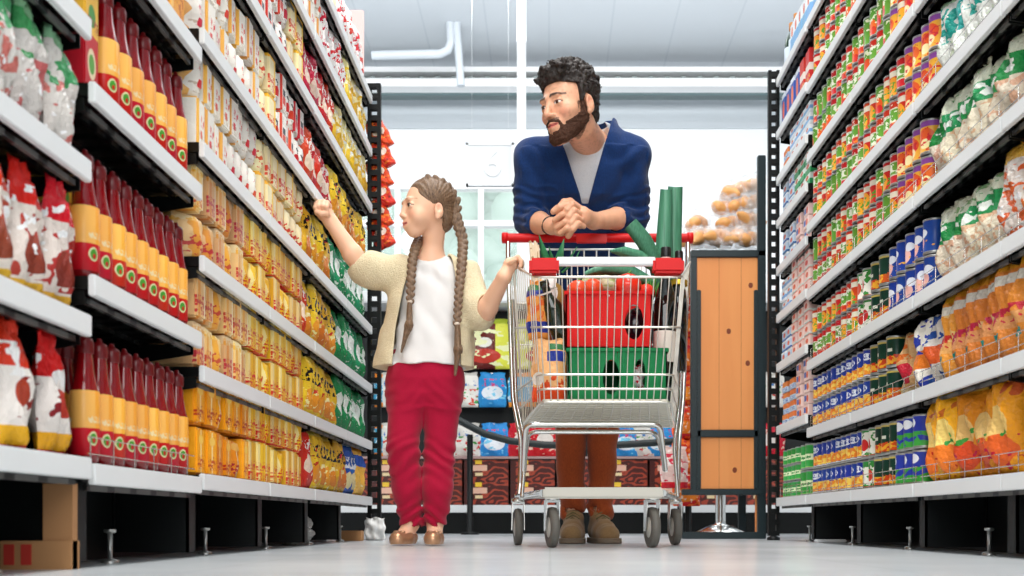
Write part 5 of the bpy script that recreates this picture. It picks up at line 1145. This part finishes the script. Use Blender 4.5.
beard_m = mat('dark_brown_beard', '#2f2019', .8, spec=.15); k = NT(beard_m); n1 = k.noise(k.coords('Object'), 330, 2, .7); k.t.links.new(k.mix(k.math('MULTIPLY_ADD', n1, 1.8, -.45, clamp=True), rgb('#1c130f'), rgb('#6b4a3a')), k.b.inputs['Base Color']); k.bump(n1, .6, .003)
hair_m = mat('dark_curly_hair', '#1a1513', .5, spec=.4); k = NT(hair_m); n1 = k.noise(k.coords('Object'), 170, 3, .7); k.t.links.new(k.mix(n1, rgb('#0d0a09'), rgb('#3a302b')), k.b.inputs['Base Color']); k.bump(n1, .8, .004)
build_np('beard', [Bd.mesh()], beard_m, mp)
Hm = SDF(mf.c - .17, mf.c + .17, .003)
E(Hm, mf, (0, .026, .052), (.084, .100, .090), .02)
E(Hm, mf, (0, -.020, .108), (.062, .055, .034), .02); E(Hm, mf, (0, -.058, .092), (.052, .026, .024), .015)
for s_ in (-1, 1): E(Hm, mf, (s_ * .073, -.006, .030), (.014, .026, .034), .012)
E(Hm, mf, (0, .062, -.020), (.056, .045, .050), .02)
rr_ = random.Random(4)
for i in range(520):        # curls
    th = rr_.uniform(0, 2 * PI); ph = rr_.uniform(-.15, 1); z = ph; r = math.sqrt(max(0, 1 - z * z)); x, y = math.cos(th) * r, math.sin(th) * r
    if y < -.45 and z < .62: continue
    rad = rr_.uniform(.007, .0115) if z > .25 else rr_.uniform(.004, .0065)
    E(Hm, mf, (x * .083, .026 + y * .099, .052 + z * (.096 if z > 0 else .07)), (rad,) * 3, .003)
for i in range(60):
    E(Hm, mf, (rr_.uniform(-.056, .056), rr_.uniform(-.076, -.03), rr_.uniform(.090, .130)), (rr_.uniform(.008, .0105),) * 3, .004)
Hm.warp(lambda X, Y, Z: .006 * vnoise(X * 95, Y * 95, Z * 95, 81) + .004 * vnoise(X * 190, Y * 190, Z * 190, 82))
# clear of the face
def carve(X, Y, Z):
    q = [X - mf.c[0], Y - mf.c[1], Z - mf.c[2]]; R = mf.R; x, y, z = [(R[0, i] * q[0] + R[1, i] * q[1] + R[2, i] * q[2]) / mf.s for i in range(3)]
    d = np.maximum(np.maximum(y + .020 + 0 * x, z - (.070 - .10 * np.clip(np.abs(x) - .03, 0, 1) * 4)), np.abs(x) - .2)
    ear = np.sqrt(((np.abs(x) - .084) / 1.0) ** 2 + (y - .012) ** 2 + ((z + .002) / 1.35) ** 2) - .022
    return np.minimum(d, ear) * mf.s
Hm.op(carve, mf.c - .2, mf.c + .2, .006, 'sub')
build_np('hair', [Hm.mesh()], hair_m, mp)
# grey T-shirt
fold = lambda amp, sx, sy, sz, seed: (lambda X, Y, Z: amp * vnoise(X * sx, Y * sy, Z * sz, seed))
T_ = SDF((-.12, 3.8, 1.08), (.40, 4.2, 1.60), .004)
tst = [(1.20, .118, 4.11, .12, .08), (1.25, .118, 4.06, .13, .093), (1.36, .122, 4.01, .125, .086), (1.43, .132, 3.995, .110, .080), (1.49, .145, 3.99, .085, .072), (1.515, .15, 3.99, .076, .07)]
T_.loft(tst, .02); 
T_.warp(fold(.002, 26, 26, 16, 11))
# neck opening
ax_ = mf.w((0, .02, -.09)) ; 
T_.cap(NB + V3(-.02, -.105, .064), NB + V3(-.03, -.11, .12), .058, .075, .004, 'sub'); T_.cap(NB + V3(0, -.02, .03), mf.w((0, .03, -.05)), .064, .064, .004, 'sub')
build_np('t_shirt', [T_.mesh()], cloth('pale_grey_jersey', '#d6d8dc', .9, 300, .3, '#c2c5ca'), mp)
# blue cardigan
Sw = SDF((-.17, 3.78, .98), (.47, 4.48, 1.62), .004)
Sw.loft([(.98, HPm[0], 4.37, .165, .115), (1.06, .12, 4.30, .16, .11), (1.16, .115, 4.17, .165, .115), (1.26, .115, 4.06, .185, .12), (1.36, .12, 4.02, .19, .11), (1.42, .13, 4.0, .165, .098), (1.47, .142, 3.99, .125, .090), (1.52, .150, 3.995, .095, .082), (1.538, .152, 4.0, .088, .078)], .03)
for s_ in (SL, SR): Sw.cap(A(588, 146, 4.0), s_ + V3(0, 0, -.002), .075, .062, .03)
for s_, e_, w_ in ((SL, EL, WL), (SR, ER, WR)):
    Sw.ell(s_ + V3(0, 0, -.002), (.066, .066, .066), .03); Sw.chain([tuple(s_), tuple((s_ + e_) / 2 + V3(.0, 0, .0)), tuple(e_)], [.066, .063, .062], .02)
    m_ = e_ + (w_ - e_) * .30; Sw.chain([tuple(e_), tuple(m_)], [.063, .055], .012)
# gathers on the pushed-up sleeves and folds from the shoulder
for s_, e_, w_, sd in ((SL, EL, WL, 1), (SR, ER, WR, 2)):
    Sw.warp(lambda X, Y, Z, sd=sd: .0048 * np.sin(Z * 190 + X * 60 * (1 if sd == 1 else -1) + 2.2 * vnoise(X * 18, Y * 18, Z * 18, sd)) * (.55 + .45 * vnoise(X * 14, Y * 14, Z * 14, 20 + sd)), (e_ - .09).tolist(), (e_ + V3(.09, .09, .10)).tolist())
    Sw.warp(lambda X, Y, Z, sd=sd: .006 * vnoise(X * 22 + Z * 12, Y * 18, Z * 14 - X * 10, 30 + sd), (s_ - V3(.1, .1, .16)).tolist(), (s_ + .10).tolist())
Sw.warp(fold(.005, 17, 14, 8, 33)); Sw.warp(lambda X, Y, Z: .0035 * np.sin(Z * 60 - np.abs(X - .12) * 55 + 3 * vnoise(X * 12, Y * 12, Z * 12, 34)), (-.1, 3.8, 1.2), (.34, 4.1, 1.42))
for s_, e_, w_ in ((SL, EL, WL), (SR, ER, WR)):          # cuff opening
    d_ = (w_ - e_) / np.linalg.norm(w_ - e_); Sw.cap(e_ + d_ * .045, w_, .041, .045, .003, 'sub')
def veeop(X, Y, Z):      # V opening, apex low
    zt_, za = 1.47, 1.20; t = (Z - za) / (zt_ - za); cx = .128 - .010 * t; hw = .088 * t
    return np.maximum(np.maximum(np.abs(X - cx) - hw, Y - 3.985 + 0 * Z), za - Z) * .8
Sw.op(veeop, (-.05, 3.7, 1.15), (.3, 4.0, 1.7), .006, 'sub')
Sw.cap(NB + V3(0, -.01, .03), mf.w((0, .03, -.02)), .074, .076, .006, 'sub')
build_np('cardigan', [Sw.mesh()], cloth('navy_blue_knit', '#14356a', .9, 260, .5, '#0d2750', .003, (1, 1, .5)), mp)
# trousers
Tr = SDF((-.12, 4.15, .06), (.42, 4.6, 1.10), .005)
Tr.loft([(.86, HPm[0], 4.40, .165, .12), (.95, HPm[0], 4.40, .16, .115), (1.04, HPm[0], 4.38, .15, .105)], .03)
for f_, sgn in ((FL_, -1), (FR_, 1)):
    Tr.chain([(HPm[0] + sgn * .078, 4.40, .88), (f_[0] + sgn * .012, 4.35, .50), (f_[0] + sgn * .008, 4.37, .30), (f_[0] + sgn * .002, 4.37, .15)], [.088, .062, .057, .050], .005); Tr.cap((f_[0], 4.37, .15), (f_[0], 4.37, .115), .048, .047, .008)
Tr.warp(lambda X, Y, Z: .006 * vnoise(X * 12, Y * 12, Z * 16, 41) + .006 * np.sin(Z * 75 + X * 40 + 3 * vnoise(X * 12, Y * 12, Z * 9, 42)) * np.clip((.26 - Z) / .12, 0, 1))
Tr.cap(((FL_[0] + FR_[0]) / 2, 4.28, .75), ((FL_[0] + FR_[0]) / 2, 4.29, .12), .004, .014, .006, 'sub')
for f_ in (FL_, FR_): Tr.cap((f_[0], 4.37, .14), (f_[0], 4.37, .0), .040, .046, .003, 'sub')
cord = cloth('rust_corduroy', '#9a4720', .9, 300, .3, '#7e3718', .002, (1, 1, .3)); build_np('trousers', [Tr.mesh()], cord, mp)
def shoe(root, heel, toe, m, sole_m, lace_m, name='shoe', w_=.042, hh=.085):
    heel = np.array(heel, float); toe = np.array(toe, float); d = (toe - heel); L_ = np.linalg.norm(d); d /= L_; pd = np.array((-d[1], d[0], 0)); up = V3(0, 0, 1)
    S = SDF(np.minimum(heel, toe) - V3(.09, .09, .02), np.maximum(heel, toe) + V3(.09, .09, .16), .0035)
    q = lambda t, z, s_=0: heel + d * L_ * t + up * z + pd * s_
    S.cap(q(.12, .045), q(.55, .04), w_ * .80, w_ * .88, .02); S.cap(q(.55, .038), q(.88, .032), w_ * .88, w_ * .80, .02); S.cap(q(.14, .05), q(.20, hh), .038, .040, .02); S.cap(q(.25, hh - .01), q(.60, .055), .033, .028, .02)
    S.op(lambda X, Y, Z: (.012 - Z) + 0 * X + 0 * Y, S.lo, S.lo + np.array(S.n) * S.h, .004, 'sub') if False else None
    S.f[:, :, :max(0, int((.014 - S.lo[2]) / S.h))] = .05
    S.warp(fold(.002, 40, 40, 40, 5)); S.cap(q(.16, hh + .0), q(.18, hh + .08), .030, .034, .004, 'sub')
    o = build_np(name, [S.mesh()], m, root)
    G = SDF(np.minimum(heel, toe) - V3(.08, .08, .01), np.maximum(heel, toe) + V3(.08, .08, .04), .0035)
    def sol(X, Y, Z):
        t = np.clip(((X - heel[0]) * d[0] + (Y - heel[1]) * d[1]) / L_, .1, .88); r = np.sqrt((X - heel[0] - d[0] * L_ * t) ** 2 + (Y - heel[1] - d[1] * L_ * t) ** 2) - w_ * (.90 + .12 * np.sin(t * 3)); return np.maximum(r, np.abs(Z - .0115) - .0105)
    G.op(sol, G.lo, G.lo + np.array(G.n) * G.h, .003); s2 = build_np('sole', [G.mesh()], sole_m, root); s2.parent = o; s2.matrix_parent_inverse = Matrix.Identity(4)
    if lace_m:
        for i in range(4):
            t = .34 + .08 * i; z = hh + .010 - i * .011
            l = MB().tube([q(t, z - .004, -.026), q(t + .02, z + .012, 0), q(t, z - .004, .026)], .0026, 6).build('lace', lace_m); attach(l, root); l.parent = o; l.matrix_parent_inverse = Matrix.Identity(4)
    return o
sh_m = cloth('tan_suede', '#8f7352', .9, 200, .3, '#79603f'); so_m = mat('brown_rubber_sole', '#6f6152', .7); la_m = mat('green_brown_lace', '#5c5a38', .8)
shoe(mp, (FL_[0] + .005, 4.42, 0), (FL_[0] - .012, 4.13, 0), sh_m, so_m, la_m, w_=.050, hh=.10)
shoe(mp, (FR_[0] - .01, 4.42, 0), (FR_[0] + .03, 4.14, 0), sh_m, so_m, la_m, w_=.050, hh=.10)
wd_ = (WL - EL) / np.linalg.norm(WL - EL); wc = EL + (WL - EL) * .93; tq = Vector(wd_).to_track_quat('Z', 'Y').to_matrix()
for q_ in (0, .006):
    ring = [Vector(wc + wd_ * (q_ * (1 - .5))) + tq @ Vector((math.cos(a) * .0305, math.sin(a) * .0305, .006 * math.sin(a * 2) * (1 if q_ else -1))) for a in [2 * PI * i / 28 for i in range(28)]]
    attach(MB().tube(ring, .0026, 6, closed=True).build('bracelet', mat('dark_leather_cord', '#1c1412', .6)), mp)
# ================================================================== the girl
GY = 3.86; G = lambda px, py, Y=GY: np.array(P(px, py, Y))
gp = empty('person', (P(420, 545, GY).x, GY, 0)); tag(gp, 'girl with two long braids, cream cardigan and crimson trousers, reaching to the shelf', 'person')
gf = Fr(G(428, 210, 3.84), Matrix.Rotation(math.radians(-64), 4, 'Z').to_quaternion() @ Matrix.Rotation(math.radians(3), 4, 'X').to_quaternion(), .93)
gSL, gSR = G(399, 268, 3.88), G(468, 272, 3.88); gEL, gER = G(362, 268, 3.86), G(481, 320, 3.84); gWL, gWR = G(331, 222, 3.84), G(504, 277, 3.72)
gW = G(424, 356); gH = G(424, 380)
b1 = SDF((-.88, 3.60, .70), (-.08, 4.02, 1.32), .003)
head_base(b1, gf, True)
nb = G(431, 262, 3.89)
b1.chain([tuple(gf.w((0, .028, -.045))), tuple(nb)], [.038, .037], .022); b1.cap(nb, G(431, 285, 3.9), .05, .06, .03); b1.cap(gSL, gSR, .035, .035, .03)
for s_, e_, w_ in ((gSL, gEL, gWL), (gSR, gER, gWR)):
    b1.cap(s_, e_, .037, .034, .015); b1.chain([tuple(e_), tuple(e_ + (w_ - e_) * .3), tuple(w_)], [.034, .034, .024], .012)
# right hand (left in the picture), fingers curled on the pack
hc = G(324, 212, 3.83); u_ = (hc - gWL); u_ /= np.linalg.norm(u_); b1.cap(gWL, hc - u_ * .012, .024, .025, .01); b1.ell(hc, (.029, .022, .029), .008)
g_ = lambda x, y, z: hc + 1.4 * np.array((x, y, z))
for i, (x0, z0) in enumerate(((-.012, .017), (-.004, .021), (.006, .022), (.015, .019))):
    finger(b1, [g_(x0, -.004, z0 - .006), g_(x0 - .003, -.020, z0 - .002), g_(x0 - .004, -.027, z0 - .014), g_(x0 - .002, -.018, z0 - .026)], .0090, .0080, .003)
finger(b1, [g_(.014, -.004, -.012), g_(.010, -.022, -.010), g_(-.003, -.029, -.012), g_(-.013, -.026, -.008)], .0100, .0084, .003)
# left hand over the cart's side rim
hd = G(511, 264, 3.73); b1.cap(gWR, hd, .023, .022, .01); b1.ell(hd, (.025, .029, .019), .008)
k_ = lambda x, y, z: hd + 1.2 * np.array((x, y, z))
for i, y0 in enumerate((-.022, -.008, .006, .020)):
    finger(b1, [k_(.004, y0, .006), k_(.020, y0 - .002, .014), k_(.030, y0 - .002, .002), k_(.028, y0 - .002, -.012)], .0080, .0070, .003)
finger(b1, [k_(-.006, -.018, -.004), k_(.002, -.034, -.002), k_(.014, -.042, .002)], .0078, .006, .003)
b2 = SDF((-.66, 3.62, 0), (-.18, 4.08, .98), .006)
b2.loft([(.60, gH[0], 3.87, .10, .07), (.72, gW[0], 3.88, .085, .06), (.85, gW[0] + .01, 3.89, .095, .06), (.95, gW[0] + .015, 3.89, .10, .055)], .03)
hips = [(gH[0] - .05, 3.88, .56), (gH[0] + .055, 3.88, .56)]; knees = [(P(403, 0, 3.84).x, 3.84, .33), (P(439.5, 0, 3.86).x, 3.875, .33)]; ank = [(P(411, 0, 3.89).x, 3.89, .075), (P(435, 0, 3.89).x, 3.89, .075)]
for a_, b_, c_ in zip(hips, knees, ank): b2.chain([a_, b_, c_], [.055, .040, .028], .02)
heels = [(P(413, 0, 3.92).x, 3.925, 0), (P(436, 0, 3.92).x, 3.925, 0)]; toes = [(P(392, 0, 3.76).x, 3.79, 0), (P(431, 0, 3.74).x, 3.765, 0)]
for h0, t0, a_ in zip(heels, toes, ank):
    h0, t0 = np.array(h0), np.array(t0); b2.chain([a_, tuple(h0 * .65 + t0 * .35 + V3(0, 0, .045)), tuple(h0 * .25 + t0 * .75 + V3(0, 0, .026))], [.028, .026, .020], .012)
def girl_col(V): return face_color(V, gf, '#f0bf9f', look=(.001, 0), brow='#6a4a34', lip='#cf6a60', iris='#3c2a20', child=True)
build_np('body', [b1.mesh(), b2.mesh()], skin_mat('skin_of_the_girl'), gp, girl_col)
# hair drawn back in braids
hm_ = mat('light_brown_hair', '#5b4636', .45, spec=.5); k = NT(hm_); o_ = k.coords('Object'); n2_ = k.noise(k.scl(o_, 1, 1, .35), 210, 3, .7); k.t.links.new(k.mix(k.math('MULTIPLY_ADD', n2_, 1.8, -.4, clamp=True), rgb('#3d2a1e'), rgb('#94765a')), k.b.inputs['Base Color']); k.bump(n2_, .7, .003)
hg_ = SDF(gf.c - .15, gf.c + .15, .0026)
E(hg_, gf, (0, .020, .042), (.080, .096, .081), .02); E(hg_, gf, (0, .052, -.022), (.060, .050, .062), .02)
def carve2(X, Y, Z):
    q = [X - gf.c[0], Y - gf.c[1], Z - gf.c[2]]; R = gf.R; x, y, z = [(R[0, i] * q[0] + R[1, i] * q[1] + R[2, i] * q[2]) / gf.s for i in range(3)]
    line = -.044 - .30 * (z - .02) - .10 * np.clip(.05 - np.abs(x), 0, 1) + .5 * np.clip(-.0 - z, 0, 1)     # hairline slants from the crown to the temple
    d = y - line + 0 * x
    ear = np.sqrt((np.abs(x) - .084) ** 2 + (y - .010) ** 2 + ((z + .018) / 1.35) ** 2) - .022
    low = np.maximum(z + .040, y - .040)
    return np.minimum(np.minimum(d, ear), low) * gf.s * .9
hg_.op(carve2, gf.c - .2, gf.c + .2, .006, 'sub')
def groove(X, Y, Z):
    q = [X - gf.c[0], Y - gf.c[1], Z - gf.c[2]]; R = gf.R; x, y, z = [(R[0, i] * q[0] + R[1, i] * q[1] + R[2, i] * q[2]) / gf.s for i in range(3)]
    a = np.arctan2(z - .0, y - .0 + 1e-6); return .0010 * np.sin(a * 31 + 4 * x * 30 + 3 * z * 40) * np.clip(np.abs(x) * 40, 0, 1)
hg_.warp(groove)
def braid(S, pts, r0, r1, seg=.022, fr_=None):
    """three-strand plait as alternating lobes along a path"""
    P_ = [np.array(p, float) for p in pts]; d = [0]
    for a, b in zip(P_, P_[1:]): d.append(d[-1] + np.linalg.norm(b - a))
    n = int(d[-1] / seg * 2)
    for i in range(n + 1):
        t = d[-1] * i / n; p = np.array([np.interp(t, d, [q[j] for q in P_]) for j in range(3)]); p2 = np.array([np.interp(min(t + .01, d[-1]), d, [q[j] for q in P_]) for j in range(3)]); p0 = np.array([np.interp(max(t - .01, 0), d, [q[j] for q in P_]) for j in range(3)])
        ax = (p2 - p0); ax /= np.linalg.norm(ax) + 1e-9; r = r0 + (r1 - r0) * i / n; side = np.cross(ax, (0, 1, 0)); side /= np.linalg.norm(side) + 1e-9; sg = 1 if i % 2 else -1
        dirv = ax * .75 - side * sg * .65; dirv /= np.linalg.norm(dirv); q = Vector(dirv).to_track_quat('Z', 'Y').to_matrix()
        S.ell(p + side * sg * r * .38, (r * .50, r * .72, r * 1.05), .0025, np.array(q))
# french plait following the side of the head (both sides)
for s_ in (1, -1):
    pth = [gf.w((s_ * .034, -.020, .108)), gf.w((s_ * .052, .030, .100)), gf.w((s_ * .056, .072, .068)), gf.w((s_ * .052, .098, .020)), gf.w((s_ * .046, .092, -.030))]
    braid(hg_, pth, .013, .016, .026)
build_np('hair', [hg_.mesh()], hm_, gp)
br_ = SDF((-.40, 3.70, .50), (-.20, 3.99, 1.24), .0026)
e0 = gf.w((.046, .092, -.028)); pa = [e0, G(463, 240, 3.84), G(462, 262, 3.80), G(459, 290, 3.775), G(457, 324, 3.77)]
braid(br_, pa, .0175, .0125); tl = SDF((-.40, 3.70, .50), (-.22, 3.86, .86), .0026)
tl.chain([tuple(G(457, 324, 3.77)), tuple(G(458, 350, 3.765)), tuple(G(455, 375, 3.77))], [.009, .013, .004], .01); tl.warp(fold(.003, 160, 160, 12, 7))
bo = build_np('braid', [br_.mesh()], hm_, gp); build_np('braid_tail', [tl.mesh()], hm_, gp)
br2 = SDF((-.58, 3.70, .60), (-.38, 3.98, 1.14), .0026)
e1 = gf.w((-.046, .085, -.040)); pb_ = [G(420, 238, 3.90), G(415, 248, 3.82), G(412, 262, 3.79), G(411, 280, 3.775), G(410, 302, 3.77)]
braid(br2, pb_, .0175, .0125); tl2 = SDF((-.60, 3.70, .55), (-.38, 3.86, .90), .0026)
tl2.chain([tuple(G(410, 302, 3.77)), tuple(G(409, 325, 3.765)), tuple(G(401, 352, 3.77))], [.009, .0125, .004], .01); tl2.warp(fold(.003, 160, 160, 12, 8))
build_np('braid', [br2.mesh()], hm_, gp); build_np('braid_tail', [tl2.mesh()], hm_, gp)
for p_ in (G(457, 324, 3.77), G(410, 302, 3.77)): attach(MB().lathe([(.008, -.005), (.0115, 0), (.008, .005)], 14, M=Matrix.Translation(p_)).build('hair_band', mat('pale_hair_band', '#d8c8b8', .5)), gp)
# white T-shirt
ts = SDF((-.66, 3.72, .58), (-.20, 4.05, 1.06), .0035)
tz = lambda py: float(G(0, py)[2]); gx = lambda px: float(G(px, 0)[0])
ts.loft([(tz(366), gx(426), 3.88, .130, .100), (tz(356), gx(426), 3.88, .126, .097), (tz(340), gx(427), 3.88, .116, .090), (tz(310), gx(431), 3.885, .110, .084), (tz(280), gx(432), 3.89, .118, .078), (tz(266), gx(432), 3.89, .105, .066), (tz(256), gx(432), 3.895, .062, .05)], .02)
ts.warp(lambda X, Y, Z: .0045 * vnoise(X * 30 + Z * 14, Y * 12, Z * 12 - X * 12, 51) + .002 * np.sin((X * 60 + Z * 50) + 3 * vnoise(X * 10, Y * 10, Z * 10, 52)))
ts.cap(nb + V3(0, -.016, .022), nb + V3(0, -.028, .07), .052, .058, .004, 'sub'); ts.cap(nb, nb + V3(0, .0, .06), .045, .045, .004, 'sub')
build_np('t_shirt', [ts.mesh()], cloth('white_jersey', '#e3e1df', .9, 300, .2), gp)
# cream cardigan: boxy, open in front
cg = SDF((-.80, 3.66, .55), (-.16, 4.08, 1.06), .0035)
cg.loft([(tz(368), gx(423), 3.885, .178, .112), (tz(340), gx(425), 3.885, .168, .110), (tz(300), gx(430), 3.885, .150, .104), (tz(275), gx(432), 3.89, .142, .094), (tz(262), gx(432), 3.89, .120, .078), (tz(252), gx(433), 3.895, .066, .056)], .03)
cg.chain([tuple(gSL + V3(0, 0, -.004)), tuple(gEL + V3(.030, 0, .0)), tuple(gEL + V3(.004, 0, -.002))], [.046, .052, .056], .03)
cg.chain([tuple(gSL + V3(0, 0, -.02)), tuple(gEL + V3(.045, 0, -.03))], [.055, .046], .04)
cg.chain([tuple(gSR + V3(0, 0, -.004)), tuple(gER + V3(-.004, 0, .045)), tuple(gER + V3(.0, 0, .012))], [.044, .046, .048], .03)
cg.warp(lambda X, Y, Z: .004 * vnoise(X * 16, Y * 14, Z * 9, 61) + .003 * vnoise(X * 34, Y * 30, Z * 20, 62))
cgo = cg.f.copy(); cg.f = np.maximum(cg.f, -(cgo + .008))                      # a thin shell, hollow inside
def openf(X, Y, Z):
    t = np.clip((Z - .62) / (1.0 - .62), 0, 1); xl = np.interp(Z, [tz(370), tz(330), tz(290), tz(262), tz(250)], [gx(395), gx(398), gx(406), gx(414), gx(418)]); xr = np.interp(Z, [tz(370), tz(330), tz(290), tz(262), tz(250)], [gx(462), gx(461), gx(459), gx(453), gx(447)])
    return np.maximum(np.maximum(xl - X, X - xr), Y - 3.87)
cg.op(openf, (-.8, 3.6, .5), (-.1, 3.9, 1.1), .004, 'sub')
cg.cap(nb + V3(0, .0, .0), nb + V3(0, -.01, .08), .058, .066, .004, 'sub')
d_ = (gWL - gEL) / np.linalg.norm(gWL - gEL); cg.cap(gEL + d_ * .010, gEL + d_ * .12, .045, .06, .004, 'sub'); cg.cap(gEL + V3(.03, 0, 0), gEL + d_ * .02, .040, .045, .004, 'sub')
d2_ = (gWR - gER) / np.linalg.norm(gWR - gER); cg.cap(gER + d2_ * .028, gWR, .034, .05, .004, 'sub')
cg.f[:, :, :int((tz(366) - cg.lo[2]) / cg.h)] = .05
build_np('cardigan', [cg.mesh()], cloth('cream_knit', '#f4e8ca', .95, 240, 1.0, '#d9c698', .006), gp)
# crimson trousers
pt = SDF((-.66, 3.68, .05), (-.18, 4.06, .74), .004)
for a_, b_, c_ in zip(hips, knees, ank):
    pt.chain([(a_[0], a_[1], .57), (b_[0], b_[1], b_[2] + .02), (b_[0] * .5 + c_[0] * .5, 3.865, .20), (c_[0], c_[1], .085)], [.073, .055, .055, .040], .007)
pt.loft([(.49, gH[0], 3.885, .108, .072), (.53, gH[0], 3.885, .126, .092), (.58, gH[0], 3.885, .130, .098), (.63, gW[0], 3.885, .124, .094), (tz(350), gW[0], 3.885, .110, .082)], .045)
def pfold(X, Y, Z):
    kn = np.exp(-((Z - .30) / .07) ** 2) + np.exp(-((Z - .10) / .06) ** 2) * 1.2 + .35 * np.exp(-((Z - .52) / .05) ** 2)
    return .0042 * kn * np.sin(Z * 130 + (np.abs(X - gH[0])) * 90 + 3.5 * vnoise(X * 14, Y * 14, Z * 12, 71)) + .004 * vnoise(X * 22, Y * 18, Z * 18, 72)
pt.warp(pfold)
pt.cap((gH[0] + .001, 3.775, .56), (gH[0] + .001, 3.785, .36), .003, .016, .008, 'sub')
for c_ in ank: pt.cap((c_[0], c_[1], .09), (c_[0], c_[1], .02), .034, .040, .003, 'sub')
crm = cloth('crimson_cotton', '#b20c38', .85, 260, .25, '#9c0c2e'); po = build_np('trousers', [pt.mesh()], crm, gp)
brz = mat('bronze_metallic_leather', '#b98d6c', .3, .55); bso = mat('brown_flat_sole', '#7a5a42', .6)
for h0, t0 in zip(heels, toes):
    h0, t0 = np.array(h0), np.array(t0); d = t0 - h0; L_ = np.linalg.norm(d); d /= L_
    S = SDF(np.minimum(h0, t0) - V3(.06, .06, .0), np.maximum(h0, t0) + V3(.06, .06, .09), .003)
    S.cap(h0 + d * .03 + V3(0, 0, .028), h0 + d * L_ * .5 + V3(0, 0, .024), .031, .032, .015); S.cap(h0 + d * L_ * .5 + V3(0, 0, .024), t0 - d * .03 + V3(0, 0, .022), .033, .029, .015)
    S.cap(h0 + d * .035 + V3(0, 0, .065), h0 + d * L_ * .60 + V3(0, 0, .056), .032, .026, .004, 'sub'); S.f[:, :, :2] = .05
    so = build_np('shoe', [S.mesh()], brz, gp)
    bw = t0 - d * L_ * .30 + V3(0, 0, .048); pd = Vector((-d[1], d[0], 0)); kb = MB()
    for s_ in (-1, 1): kb.ell(Vector(bw) + pd * .011 * s_, (.012, .008, .006), 8)
    b_ = kb.build('bow', brz); attach(b_, gp); b_.parent = so; b_.matrix_parent_inverse = Matrix.Identity(4)
